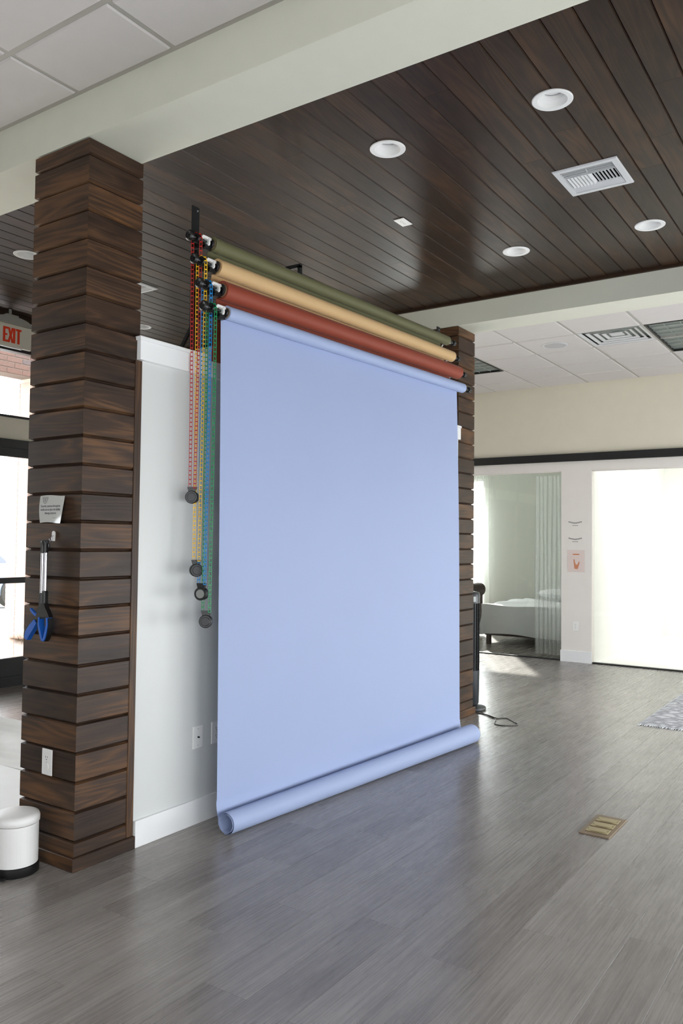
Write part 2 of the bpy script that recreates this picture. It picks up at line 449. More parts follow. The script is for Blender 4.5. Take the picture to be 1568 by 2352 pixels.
# ------------------------------------------------------------------ timber ceiling
cl = struct('ceiling', MB().box(CW-.05, X2+.05, YS, 3.53, H2+.012, H2+.2), 'dark', 0, 'dark stained timber ceiling between the two beams')
PITCH = .12785
holes = [(1.189, -1.72), (1.18, -.855), (2.927, -1.734), (2.912, -.851), (1.125, 2.10), (2.903, 2.889)]
vents = [(2.066, -1.639), (2.0, 2.06)]
kk = -43; jb = {-4: [1.712], -10: [1.314], 4: [.974]}
hi = int((3.53+.977)/PITCH)
planks = []
ceil_meshes = {}
for k in range(kk, hi+1):
    ya = -.977+PITCH*k; yb = min(ya+PITCH, 3.53)
    if ya < YS: ya = YS
    if k in jb: js = jb[k]
    else:
        js = [random.uniform(.8, 3.4)] if random.random() < .55 else []
    xs = [CW]+js+[X2]
    for a, b in zip(xs[:-1], xs[1:]):
        L, h = round(b-a-.001, 4), round(yb-ya-.003, 4)
        if h < .01: continue
        key = (L, h)
        if key not in ceil_meshes: ceil_meshes[key] = plank_mb(L, h, .012, .006, .0035).mesh('ceiling_plank', 'wood_ceil', 0)
        o = link('plank', ceil_meshes[key], cl, (a, yb-.0015, H2), (PI/2, 0, 0))
        planks.append((o, a, b, ya, yb))
for (cx, cy) in holes:
    for (o, a, b, ya, yb) in planks:
        if a < cx+.09 and b > cx-.09 and ya < cy+.09 and yb > cy-.09:
            cut(o, MB().lathe([(.076, -.1), (.076, .1)], 40, TR(cx, cy, H2)))
for (cx, cy) in vents:
    for (o, a, b, ya, yb) in planks:
        if a < cx+.16 and b > cx-.16 and ya < cy+.155 and yb > cy-.155:
            cut(o, MB().box(cx-.150, cx+.150, cy-.145, cy+.145, H2-.1, H2+.1))
# the slab above needs the same openings: rebuild it with pockets
sl = MB().box(CW-.05, X2+.05, YS, 3.53, H2+.012, H2+.2)
for (cx, cy) in holes: cut(cl, MB().lathe([(.077, H2-.1), (.077, H2+.09)], 40, TR(cx, cy, 0)))
for (cx, cy) in vents: cut(cl, MB().box(cx-.151, cx+.151, cy-.146, cy+.146, H2-.1, H2+.1))
# dark cornice bead along the far beam
struct('trim_1', MB().box(X2-.022, X2, YS, 3.53, H2-.022, H2), 'wood_ceil', 0, 'dark wood bead where timber ceiling meets the far beam').data.uv_layers.new(name='UVMap')
struct('trim_2', MB().box(CW-.03, X2, 3.53, 3.55, H2-.06, H2+.1), 'wood_ceil', 0, 'wood edge closing the timber ceiling near the shop front').data.uv_layers.new(name='UVMap')
# ------------------------------------------------------------------ beams
struct('trim_3', MB().box(0, CW, YS, YW, H1, 3.75), 'beam', 0, 'pale grey box beam over the near wood-clad column')
struct('trim_4', MB().box(X2, X2+CW2, YS, YW, H1, 3.75), 'beam', 0, 'pale box beam over the far wood-clad column')
# ------------------------------------------------------------------ tiled ceilings
def tile_mb(a, b):
    e, d = .006, .007
    vs = []
    for (ins, z) in ((.013, .012), (.013, 0.0), (.013+e, -d)):
        vs += [(ins, ins, z), (a-ins, ins, z), (a-ins, b-ins, z), (ins, b-ins, z)]
    fs = [(3, 2, 1, 0)[::-1], (8, 9, 10, 11)[::-1]]
    for r in (0, 4):
        for i in range(4): fs.append((r+i, r+(i+1) % 4, r+4+(i+1) % 4, r+4+i))
    return MB().add(vs, fs)
def tiled(name, xs, ys, z, skip, label):
    c = struct(name, MB().box(xs[0], xs[-1], ys[0], ys[-1], z+.16, z+.22), 'dark', 0, label)
    grid = MB()
    for x in xs: grid.box(x-.012, x+.012, ys[0], ys[-1], z, z+.03)
    for y in ys:
        for a, b in zip(xs[:-1], xs[1:]): grid.box(a+.012, b-.012, y-.012, y+.012, z, z+.03)
    obj('ceiling_grid', grid, 'tee', c, smooth=0)
    cache = {}
    for a, b in zip(xs[:-1], xs[1:]):
        for p, q in zip(ys[:-1], ys[1:]):
            if any(s[0]-.05 < a and b < s[1]+.05 and s[2]-.05 < p and q < s[3]+.05 for s in skip): continue
            key = (round(b-a, 3), round(q-p, 3))
            if key not in cache: cache[key] = tile_mb(*key).mesh('tile', 'tile', 0)
            link('tile', cache[key], c, (a, p, z))
    return c
ys = [-.547+.61*k for k in range(-9, 8)]; ys = [YS]+[y for y in ys if y > YS+.1 and y < YW-.1]+[YW]
xs = [XW]+[-.366-.61*k for k in range(6, -1, -1)]+[0-.012]
tiled('ceiling', xs, ys, HC, [], 'white lay-in tile ceiling above the photographer')
T0 = -.505
ys2 = [T0+.61*k for k in range(-9, 8)]; ys2 = [YS]+[y for y in ys2 if y > YS+.1 and y < YW-.1]+[YW]
xs2 = [X2+CW2+.012, 4.627, 5.237, 5.847, 6.457, 7.067, XF-.012]
tro = [(5.237, 6.457, T0-1.83, T0-1.22+.0), (5.237, 6.457, T0+1.22, T0+1.83)]
tro = [(5.237, 6.457, T0-.61*2, T0-.61), (5.237, 6.457, T0+.61*2, T0+.61*3)]
dif = [(5.237, 5.847, T0-.61, T0)]
tro[0] = (5.237, 6.457, T0-.61*2, T0-.61)
tiled('ceiling', xs2, ys2, HC2, tro+dif, 'white lay-in tile ceiling in front of the side rooms')
def troffer(x0, x1, y0, y1, label):
    t = thing('ceiling_light', label, 'light', ((x0+x1)/2, (y0+y1)/2, HC2), group='louvred ceiling light panels')
    a, b = (x1-x0)/2-.014, (y1-y0)/2-.014
    fr = MB()
    fr.box(-a, a, -b, -b+.016, -.006, .09); fr.box(-a, a, b-.016, b, -.006, .09); fr.box(-a, -a+.016, -b+.016, b-.016, -.006, .09); fr.box(a-.016, a, -b+.016, b-.016, -.006, .09)
    obj('frame', fr, 'black_metal', t, smooth=0)
    obj('reflector', MB().box(-a+.016, a-.016, -b+.016, b-.016, .016, .022), 'troffer_in', t, smooth=0)
    n = 8
    for i in range(1, n):
        x = -a+2*a*i/n; obj('louver', MB().prism([(-.002, -.006), (.002, -.006), (.003, .006), (-.003, .006)], -b+.016, b-.016, TR(x, 0, .010) @ RX(PI/2)), 'troffer', t, smooth=0)
    for j in (-1, 0, 1):
        obj('louver', MB().box(-a+.016, a-.016, j*.14-.002, j*.14+.002, .006, .016), 'troffer', t, smooth=0)
    return t
troffer(*tro[0], 'grey louvred ceiling light panel at the right edge, beside the square air diffuser')
troffer(*tro[1], 'grey louvred ceiling light panel half hidden by the far wooden column')
# square 4-way diffuser
t = thing('air_diffuser', 'square white air diffuser of nested frames in the far tile ceiling', 'vent', (5.542, T0-.305, HC2))
obj('backing', MB().box(-.29, .29, -.29, .29, .040, .045), 'troffer_in', t, smooth=0)
for i, s in enumerate((.292, .235, .175, .115)):
    f = MB(); zo = -.004+.005*i
    inn = s-.028
    for a in range(4):
        f.add([RZ(a*PI/2) @ Vector(v) for v in [(-s, -s, zo), (s, -s, zo), (inn, -inn, zo+.008), (-inn, -inn, zo+.008), (-s, -s, zo+.004), (s, -s, zo+.004), (inn, -inn, zo+.012), (-inn, -inn, zo+.012)]],
              [(0, 3, 2, 1), (4, 5, 6, 7), (0, 1, 5, 4), (3, 7, 6, 2)])
    obj('frame', f, 'vent', t, smooth=0)
obj('core', MB().box(-.06, .06, -.06, .06, .020, .026), 'vent', t, smooth=0)
t = thing('ceiling_speaker', 'round grey speaker grille set in the far tile ceiling', 'speaker', (5.542, T0+.305, HC2-.007))
obj('rim', MB().lathe([(.105, 0), (.105, -.006), (.122, -.008), (.127, -.003), (.127, 0)], 40, closed=False), 'vent', t)
obj('grille', MB().lathe([(0, -.012), (.05, -.011), (.09, -.008), (.106, -.003), (.106, 0)], 40), 'speaker', t)
# ------------------------------------------------------------------ recessed can lights
rl = thing('recessed_light', '', 'light', (holes[0][0], holes[0][1], H2), group='recessed ceiling lights')
obj('trim_ring', MB().lathe([(.066, -.001), (.067, -.004), (.088, -.006), (.092, -.003), (.092, 0), (.066, 0)], 48, closed=False), 'light_white', rl)
pb = [(.0665, -.002)]
for i in range(7):
    r0 = .0665-.0028*i; pb += [(r0, .006*i), (r0-.0016, .006*i+.001)]
pb += [(.048, .045)]
obj('baffle', MB().lathe(pb, 48, closed=False), 'light_white', rl)
obj('lens', MB().lathe([(0, .040), (.02, .0405), (.040, .043), (.049, .047), (.049, .052), (0, .052)], 40), 'lens', rl)
obj('housing', MB().lathe([(.0755, 0), (.0755, .085), (0, .085)], 40, closed=False), 'dark', rl)
LL = ['round recessed light nearest the top right, beside the ceiling vent', 'round recessed light left of the ceiling vent, near the grey beam',
      'round recessed light at the right edge of the timber ceiling', 'round recessed light above the far end of the paper rolls',
      'round recessed light half hidden left of the near column, above the exit sign', 'round recessed light just above the white partition, right of the near column']
rl['label'] = LL[0]
for (cx, cy), lb in list(zip(holes, LL))[1:]: dup(rl, (cx, cy, H2), label=lb)
# ceiling register
vt = thing('ceiling_vent', 'white three-way air register with two sets of short blades in timber ceiling', 'vent', (vents[0][0], vents[0][1], H2), group='timber ceiling registers')
A, B = .178, .174
fr = MB()
def picture(mb, ox, oy, ix, iy, z0, z1):
    o4 = [(-ox, -oy), (ox, -oy), (ox, oy), (-ox, oy)]; i4 = [(-ix, -iy), (ix, -iy), (ix, iy), (-ix, iy)]
    vs = [(p[0], p[1], 0) for p in o4]+[(p[0]*.97, p[1]*.97, z0) for p in o4]+[(p[0], p[1], z0) for p in i4]+[(p[0], p[1], z1) for p in i4]
    fs = []
    for r in (0, 4, 8):
        for i in range(4): fs.append((r+i, r+4+i, r+4+(i+1) % 4, r+(i+1) % 4))
    mb.add(vs, fs)
picture(fr, A, B, .145, .140, -.007, .03)
obj('frame', fr, 'vent', vt, smooth=0)
obj('duct', MB().box(-.149, .149, -.144, .144, .075, .08), 'dark', vt, smooth=0)
def blade(L, wd, th=.0014, curve=.35):
    pts = [(-wd/2+wd*i/5, curve*wd*math.sin(PI*i/5*.5)) for i in range(6)]
    poly = pts+[(p[0]-.0002, p[1]+th) for p in reversed(pts)]
    return MB().prism(poly, -L/2, L/2)
bl = blade(.285, .034).mesh('blade', 'vent', 40)
for i, x in enumerate((-.122, -.092, -.062)):
    link('blade', bl, vt, (x, 0, .006+.003*i), (PI/2, math.radians(-52), 0))
bs = blade(.155, .020).mesh('blade', 'vent', 40)
for i in range(14):
    y = .122-.0188*i
    e = (1 if i < 7 else -1)
    o = link('blade', bs, vt, (.025, y, .008)); o.rotation_mode = 'QUATERNION'
    # blade axis along X, leaning to either side
    mt = RX(e*math.radians(-64)) @ Matrix(((0, 0, 1, 0), (1, 0, 0, 0), (0, 1, 0, 0), (0, 0, 0, 1)))
    if e < 0: mt = RX(math.radians(60)) @ Matrix(((0, 0, 1, 0), (1, 0, 0, 0), (0, 1, 0, 0), (0, 0, 0, 1)))
    o.rotation_quaternion = mt.to_quaternion()
obj('pan', MB().add([(.100, -.14, .012), (.145, -.14, -.004), (.145, .14, -.004), (.100, .14, .012), (.100, -.14, .016), (.145, -.14, 0), (.145, .14, 0), (.100, .14, .016)],
    [(0, 3, 2, 1), (4, 5, 6, 7), (0, 1, 5, 4), (2, 3, 7, 6), (0, 4, 7, 3), (1, 2, 6, 5)]), 'vent', vt, smooth=0)
obj('divider', MB().box(-.052, -.048, -.14, .14, 0, .03), 'vent', vt, smooth=0)
obj('lever', MB().tube([(-.135, .0, -.004), (-.115, .0, -.016), (-.10, .0, -.012)], .002, 6), 'vent', vt)
dup(vt, (vents[1][0], vents[1][1], H2), label='white air register mostly hidden behind the near wooden column')
vt['label'] = 'large white air register with short curved blades between two ceiling lights'
# duplex outlet plate builder (plate lies in XZ, faces -Y)
def recept(parent, z, covered=False):
    if covered:
        obj('cover_cap', MB().lathe([(0, .0), (.0155, 0), (.017, .002), (.017, .006), (0, .006)], 24, TR(0, -.004, z) @ RX(-PI/2) @ RX(PI)), 'white_pl', parent)
        return
    pts = [(.0165*math.cos(a), max(-.0135, min(.0135, .0165*math.sin(a)))) for a in [2*PI*i/24 for i in range(24)]]
    r = obj('receptacle', MB().prism(pts, 0, .0025, TR(0, -.0045, z) @ RX(PI/2)), 'white_pl', parent, smooth=0)
    sl = MB()
    for x, hh in ((-.006, .0045), (.006, .0035)): sl.box(x-.0011, x+.0011, -.0074, -.0068, z+.001-hh+.003, z+.001+hh+.003)
    sl.lathe([(0, 0), (.0024, 0), (.0024, .0006), (0, .0006)], 10, TR(0, -.0068, z-.0075) @ RX(PI/2))
    obj('slot', sl, 'dark', r, smooth=0)
def plate(label, loc, rot, kind, w_=.072, h_=.116, group=None, cover=(False, False)):
    t = thing({'outlet': 'wall_outlet', 'switch': 'wall_switch', 'jack': 'wall_jack'}[kind], label, {'outlet': 'outlet', 'switch': 'switch', 'jack': 'wall plate'}[kind], loc, rot, group)
    obj('plate', MB().bbox(-w_/2, w_/2, -.0055, 0, -h_/2, h_/2, .002), 'white_pl', t, smooth=0)
    if kind == 'outlet':
        recept(t, .0195, cover[0]); recept(t, -.0195, cover[1])
        obj('screw', MB().lathe([(0, 0), (.0028, 0), (.0022, .001), (0, .0012)], 10, TR(0, -.0055, 0) @ RX(PI/2)), 'grey_pl', t)
    else:
        obj('jack_post', MB().lathe([(0, 0), (.0045, 0), (.0045, .009), (.003, .009), (.003, .004), (0, .004)], 16, TR(0, -.0055, 0) @ RX(PI/2)), 'steel', t)
        for z in (-.042, .042): obj('screw', MB().lathe([(0, 0), (.003, 0), (.0024, .001), (0, .0012)], 10, TR(0, -.0055, z) @ RX(PI/2)), 'grey_pl', t)
    return t
plate('small white outlet plate on the timber ceiling', (2.047, -.449, H2), (PI/2, 0, PI/2), 'outlet')
# ------------------------------------------------------------------ wood-clad columns
Z0 = [0]+[.1225+.12785*n for n in range(25)]+[H1]
def column(x, y, cw, cd, label):
    c = thing('column', label, 'column', (x, y, 0))
    tI = .016
    obj('core', MB().box(tI, cw-tI, tI, cd-tI, 0, H1), 'wood_core', c, smooth=0)
    cache = {}
    for i, (a, b) in enumerate(zip(Z0[:-1], Z0[1:])):
        h = b-a-.003
        for (loc, rz, L) in (((0, 0), 0, cw), ((0, cd), -PI/2, cd), ((cw, 0), PI/2, cd), ((cw, cd), PI, cw)):
            key = (round(L, 3), round(h, 3))
            if key not in cache: cache[key] = plank_mb(L, h, .016, .011, .007, 1, 1).mesh('board', 'wood_col', 0)
            j = random.uniform(-.0006, .0006)
            link('board', cache[key], c, (loc[0]+(j if rz in (PI/2, -PI/2) else 0), loc[1]+(j if rz in (0, PI) else 0), a+.0015), (0, 0, rz))
    m = .017
    for (loc, rz, L) in (((-m, -m), 0, cw+2*m), ((-m, cd+m), -PI/2, cd+2*m), ((cw+m, -m), PI/2, cd+2*m), ((cw+m, cd+m), PI, cw+2*m)):
        obj('base_board', plank_mb(L, .059, m-.0005, .003, .003, 1, 1), 'wood_col', c, (loc[0], loc[1], 0), (0, 0, rz), smooth=0)
    return c
column(0, 0, CW, CD, 'large dark wood-clad column at the left, clad in horizontal boards')
column(X2, 0, CW2, CD, 'brown wood-clad column at the far end of the paper backdrop')
# ------------------------------------------------------------------ partition between the columns
pw = struct('wall_partition', MB().box(CW, X2, .0, .12, 0, 2.40), 'white_wall', 0, 'low white partition wall between the two wooden columns')
cp = MB(); cp.bbox(.301, X2-.003, -.026, .146, 2.309, 2.402, .0015); cp.bbox(.293, X2-.003, -.034, .154, 2.402, 2.421, .002)
obj('cap', cp, 'gloss_white', pw, smooth=0)
bb = struct('baseboard_partition', MB().bbox(.336, X2-.018, -.016, -.0005, 0, .125, .0015), 'gloss_white', 0)
struct('trim_5', plank_mb(2.307-.0593, .040, .02, .002, .002), 'wood_col', 0, 'vertical dark wood strip between near column and white partition')
s5 = bpy.data.objects['trim_5']; s5.location = (.333, -.0045, .0595); s5.rotation_euler = (0, -PI/2, 0)
plate('white wall plate with one centre jack, low on the partition', (.755, 0, .438), (0, 0, 0), 'jack')
plate('white outlet half hidden behind the left edge of the backdrop', (.893, 0, .438), (0, 0, 0), 'outlet')
plate('white outlet with one capped socket on the near wooden column', (-.001, .192, .443), (0, 0, -PI/2), 'outlet', cover=(False, True))
# ------------------------------------------------------------------ backdrop rolls
ROLLS = [  # name, y left, y right, z, radius left, radius right, material, flap length
    ('olive', -.068, -.189, 2.989, .037, .034, 'olive', .13, 'olive green paper roll, topmost of the four backdrop rolls'),
    ('tan', -.104, -.227, 2.863, .043, .041, 'tan', .13, 'sandy tan paper roll, second from the top'),
    ('rust', -.143, -.279, 2.734, .049, .049, 'rust', .36, 'rust red paper roll, third from the top'),
    ('lavender', -.176, -.319, 2.613, .036, .035, 'lav', 0, 'pale lavender blue paper backdrop pulled down to the floor')]
LEN = 2.455
XL = .727
def solid_sheet(grid, th, closed_u=False):
    """grid[i][j] points -> thin closed sheet of thickness th"""
    n, m = len(grid), len(grid[0]); mb = MB(); P = [[Vector(p) for p in r] for r in grid]; N = []
    for i in range(n):
        row = []
        for j in range(m):
            du = P[min(i+1, n-1)][j]-P[max(i-1, 0)][j]; dv = P[i][min(j+1, m-1)]-P[i][max(j-1, 0)]
            nn = du.cross(dv); row.append(nn.normalized() if nn.length > 1e-12 else Vector((0, 1, 0)))
        N.append(row)
    vs = [P[i][j]+N[i][j]*th/2 for i in range(n) for j in range(m)]+[P[i][j]-N[i][j]*th/2 for i in range(n) for j in range(m)]
    K = n*m; fs = []
    for i in range(n-1):
        for j in range(m-1):
            a, b, c, d = i*m+j, i*m+j+1, (i+1)*m+j+1, (i+1)*m+j
            fs += [(a, d, c, b), (a+K, b+K, c+K, d+K)]
    for i in range(n-1):
        a, b = i*m, (i+1)*m; fs.append((a, a+K, b+K, b))
        a, b = i*m+m-1, (i+1)*m+m-1; fs.append((a, b, b+K, a+K))
    for j in range(m-1):
        a, b = j, j+1; fs.append((a, b, b+K, a+K))
        a, b = (n-1)*m+j, (n-1)*m+j+1; fs.append((a, a+K, b+K, b))
    return mb.add(vs, fs)
def knob_mb(r, x0, x1, mat=XAX, lobes=0):
    return MB().lathe([(0, x0), (r*.8, x0), (r, x0+.004), (r, x1-.004), (r*.8, x1), (0, x1)], 28, mat)
for (nm, y0, y1, z, ra, rb, mat, flap, label) in ROLLS:
    ang = math.atan2(y1-y0, 2.394)
    t = thing('backdrop_roll', label, 'paper roll', (XL, y0, z), (0, 0, ang), 'paper backdrops on the wall rack')
    # wound paper (hollow tube)
    n = 9; wob = [random.uniform(-.0007, .0007) for _ in range(n+1)]
    prof = [(ra*.72, .002)]+[(ra+(rb-ra)*i/n+(wob[i] if nm != 'olive' or i > 1 else .0015), LEN*i/n) for i in range(n+1)]+[(rb*.72, LEN-.002), (ra*.72, .002)]
    if nm == 'olive':   # loose crumpled wraps at the near end
        prof = [(ra*.72, .0), (ra+.002, 0), (ra+.003, .01), (ra-.0005, .022), (ra+.003, .034), (ra+.0015, .05), (ra-.001, .062), (ra, .08)]+[p for p in prof[3:]]
    obj('paper_roll', MB().lathe(prof, 48, XAX, closed=False), mat, t, smooth=50)
    obj('core_tube', MB().lathe([(ra*.72-.001, -.002), (ra*.72-.001, LEN+.002), (ra*.62, LEN+.002), (ra*.62, -.002), (ra*.72-.001, -.002)], 32, XAX, closed=False), 'kraft', t)
    obj('end_cap', MB().lathe([(0, -.006), (ra*.5, -.010), (ra*.66, -.006), (ra*.60, .03), (0, .03)], 28, XAX), 'black', t)
    ax = MB().lathe([(0, -.155), (.006, -.155), (.006, -.006), (0, -.006)], 14, XAX);
    obj('axle', ax, 'steel', t)
    # chain wheel and outer knob
    wheel = MB().lathe([(0, -.112), (.0235, -.112), (.025, -.108), (.0185, -.105), (.0185, -.097), (.025, -.094), (.0235, -.090), (0, -.090)], 28, XAX)
    for i in range(10):
        a = 2*PI*i/10; wheel.box(-.106, -.096, -.0035, .0035, .016, .024, RX(a))
    obj('chain_wheel', wheel, 'black', t)
    kn = obj('knob', MB().lathe([(0, -.158), (.010, -.160), (.020, -.163), (.027, -.157), (.027, -.147), (.022, -.140), (.012, -.138), (.011, -.114), (0, -.114)], 28, XAX), 'black', t)
    obj('screw', MB().lathe([(0, -.165), (.0045, -.164), (.005, -.160), (0, -.158)], 12, XAX), 'steel', kn)
    rk = MB().lathe([(0, LEN+.035), (.013, LEN+.035), (.014, LEN+.08), (0, LEN+.08)], 16, XAX)
    for i in range(6): rk.lathe([(0, LEN+.076), (.0095, LEN+.076), (.0105, LEN+.08), (.0105, LEN+.108), (0, LEN+.110)], 10, RX(2*PI*i/6) @ TR(0, .012, 0) @ XAX)
    rk.lathe([(0, LEN+.002), (rb*.6, LEN+.002), (rb*.5, LEN+.012), (.009, LEN+.02), (.009, LEN+.036), (0, LEN+.036)], 24, XAX)
    obj('end_knob', rk, 'black', t)
    if flap:
        g = []
        for i in range(14):
            s = i/13; row = []
            for j in range(25):
                u = j/24; r = ra+(rb-ra)*u+.001
                yy = r+.006*math.sin(s*2.2+u*3)*s+(.02*s*s if nm == 'rust' else 0)
                row.append((.012+u*(LEN-.05)-(.01*s), yy, .004-s*flap))
            g.append(row)
        obj('paper_flap', solid_sheet(g, .0006), mat, t, smooth=60)
    else:
        # the pulled-down sheet and its loose curl on the floor, in the roll's own frame
        inv = (TR(XL, y0, z) @ RZ(ang)).inverted()
        g = []; NU = 44
        def lerp(a, b, u): return a+(b-a)*u
        def prof_at(u):
            yt = lerp(-.176+.0365, -.319+.0355, u)       # back of the roll
            ym = lerp(-.166, -.322, u); yb = lerp(-.172, -.330, u)
            yc = lerp(-.240, -.428, u); r = lerp(.055, .068, u)
            x = lerp(.727, 3.158, u)
            pts = []
            for i in range(30):
                s = i/29; zz = lerp(z+.004, .16, s)
                k = 1-(1-s)**2
                yy = lerp(yt, ym, min(1, k*1.0)) if s < .62 else lerp(lerp(yt, ym, 1-(1-.62)**2), yb, (s-.62)/.38)
                yy += .0025*math.sin(u*9+s*5)*s
                pts.append((x-.006*s, yy, zz))
            # back arc down to the floor contact
            a0 = yb-yc
            for i in range(1, 15):
                th = PI/2*i/14
                pts.append((x-.008, yc+a0*math.cos(th), .16-(.16-.0008)*math.sin(th)**1.15))
            # front arc, up over and inward spiral
            turns = 1.55
            for i in range(1, 60):
                q = i/59; th = 2*PI*turns*q
                rr = r*(1-.20*q) if q > .0 else r
                cz_ = r+.0008
                pts.append((x-.008-.006*q, yc-rr*math.sin(th), cz_-rr*math.cos(th)))
            return pts
        for j in range(NU+1): g.append(prof_at(j/NU))
        g = [[inv @ Vector(g[j][i]) for j in range(NU+1)] for i in range(len(g[0]))]
        obj('sheet', solid_sheet(g, .0007), mat, t, smooth=60)
# white roll holders with their steel uprights
def rack(name, label, bx, by, ztop, ends, side):
    t = thing(name, label, 'bracket', (bx, by, 2.421))
    m = MB().box(-.026, .026, -.003, .003, 0, ztop-2.421); m.box(-.026, .026, .003, .045, 0, .006)
    obj('upright', m, 'steel', t, smooth=0)
    for zz in (ztop-2.421-.02, .35): obj('bolt', MB().lathe([(0, 0), (.005, 0), (.004, .003), (0, .003)], 8, TR(.012, -.003, zz) @ RX(PI/2)), 'alu', t)
    if side < 0:
        obj('strut', MB().tube([(0, .004, .16), (-.0, .115, .002)], .011, 4), 'steel', t, smooth=0)
    for (ex, ey, ez, r) in ends:
        x, y, zz = ex-bx, ey-by, ez-2.421
        if side < 0:
            hk = MB()
            arm = obj('arm', MB().bbox(-.030, -.006, y-.008, -.003, zz-.030, zz-.018, .002), 'black', t, smooth=0)
            hx = x
            pts = [(hx-.085, zz+.010), (hx-.070, zz+.026), (hx-.012, zz+.026), (hx-.006, zz+.018), (hx-.012, zz+.012), (hx-.064, zz+.013), (hx-.078, zz+.002), (hx-.084, zz-.004)]
            hk.prism([(p[0], p[1]) for p in pts], -.008, .008, TR(0, y, 0) @ RX(PI/2))
            ear = [(.015*math.cos(a), .018*math.sin(a)-.004) for a in [PI+PI*i/12 for i in range(13)]]+[(.015, .018), (-.015, .018)]
            hk.prism(ear, -.004, .004, TR(hx-.030, y, zz) @ RY(PI/2) @ RZ(PI/2))
            h = obj('hook', hk, 'white_pl', t, smooth=0)
            obj('hook_insert', MB().lathe([(0, 0), (.012, 0), (.011, .005), (0, .006)], 20, TR(hx-.034, y, zz-.002) @ RY(-PI/2)), 'grey_pl', h)
            obj('back_plate', MB().bbox(hx-.052, hx-.008, y-.004, y+.030, zz-.040, zz-.012, .002), 'black', t, smooth=0)
            obj('back_plate', MB().bbox(hx-.030, hx-.022, y-.01, -.003, zz-.030, zz+.014, .002), 'black', t, smooth=0)
        else:
            dx, dy = x+.028, y+.006
            m = MB().tube([(0, -.004, zz-.012), (dx, y+.045, zz-.012), (dx, y+.010, zz-.004)], .008, 6)
            obj('arm', m, 'black', t, smooth=0)
            obj('hook', MB().bbox(dx-.004, dx+.004, y-.012, y+.016, zz-.02, zz+.012, .002), 'white_pl', t, smooth=0)
    return t
rack('roll_rack', 'black steel upright with four white hooks holding the near roll ends', .705, .030, 3.2, [(XL, r[1], r[3], r[4]) for r in ROLLS], -1)
rack('roll_rack', 'dark steel upright carrying the far ends of the rolls beside the far column', 3.46, .030, 3.19, [(XL+LEN*.9985, r[2]-.0036, r[3], r[5]) for r in ROLLS], 1)
t = thing('rack_brace', 'inverted U steel brace rising behind the olive roll', 'bracket', (1.6, .0, 2.421))
obj('upright', MB().box(-.012, .012, .012, .030, 0, .725), 'steel', t, smooth=0)
obj('top_arm', MB().box(-.012, .012, .012, .125, .712, .735), 'steel', t, smooth=0)
obj('upright', MB().box(-.012, .012, .108, .126, 0, .715), 'steel', t, smooth=0)
# ------------------------------------------------------------------ pull chains
lk = MB()
LP = .0222
picture_pts = []
# one ladder link: two side rails, a rolled end bar and a hook end, hanging along -Z
lk.box(-.0074, -.0048, -.0015, .0015, -LP-.001, .001); lk.box(.0048, .0074, -.0015, .0015, -LP-.001, .001)
lk.lathe([(0, -.0074), (.0026, -.0074), (.0026, .0074), (0, .0074)], 6, TR(0, -.0008, -LP) @ XAX)
lk.box(-.0048, .0048, -.0024, .0014, -.0030, .0014)
for (nm, y, ztop, zb, matn, label, rz) in [
        ('red', -.060, 2.989, 1.667, 'c_red', 'red plastic pull chain, leftmost and shortest of the four', -.78),
        ('yellow', -.097, 2.863, 1.301, 'c_yellow', 'yellow plastic pull chain hanging behind the red one', -.70),
        ('blue', -.136, 2.734, 1.186, 'c_blue', 'bright blue plastic pull chain between the yellow and green ones', -.42),
        ('green', -.169, 2.613, 1.052, 'c_green', 'green plastic pull chain, longest, beside the backdrop edge', -.45)]:
    X0 = XL-.101
    t = thing('pull_chain', label, 'chain', (X0, y, zb), group='coloured pull chains of the paper rolls')
    me = lk.mesh('link', matn, 0)
    H = ztop-zb; R = .026; nb = .046; wb = {'red': .020, 'yellow': .021, 'blue': .024, 'green': .026}[nm]
    # path: up the left strand, over the wheel, down the right strand
    L1 = H-nb; n1 = int(L1/LP)
    cnt = 0
    def place(p, q):
        v = Vector(q)-Vector(p); o = link('link', me, t, p); o.rotation_mode = 'QUATERNION'
        z = -v.normalized(); xx = (RZ(rz) @ Vector((1, 0, 0))); xx = (xx-z*xx.dot(z)).normalized(); yy = z.cross(xx)
        o.rotation_quaternion = Matrix((xx, yy, z)).transposed().to_quaternion()
    for s in (1, -1):
        yb = s*wb
        for i in range(n1):
            a = i/n1; b = (i+1)/n1
            f = lambda k: (.004*math.sin(k*3+s), yb+(s*R-yb)*k, nb+L1*k)
            place(f(b), f(a))
    for i in range(4):
        a, b = PI*i/4, PI*(i+1)/4
        place((0, R*math.cos(a), H+R*math.sin(a)), (0, R*math.cos(b), H+R*math.sin(b)))
    wt = MB()
    wa = {'red': .55, 'yellow': .95, 'blue': .35, 'green': .62}[nm]; am = RZ(wa) @ XAX
    wt.lathe([(0, -.018), (.029, -.018), (.0325, -.015), (.0325, -.001), (.0315, 0), (.0325, .001), (.0325, .015), (.029, .018), (0, .018)], 36, am)
    W = obj('weight', wt, 'black', t)
    nk = MB().prism([(-.016, .020), (.016, .020), (.024, .052), (-.024, .052)], -.009, .009, RZ(wa+PI/2) @ RX(PI/2))
    obj('neck', nk, 'black', W, smooth=0)
    obj('face_cap', MB().lathe([(0, -.0195), (.02, -.0195), (.022, -.018), (0, -.018)], 24, am), 'ink_pale' if nm == 'blue' else 'black', W)
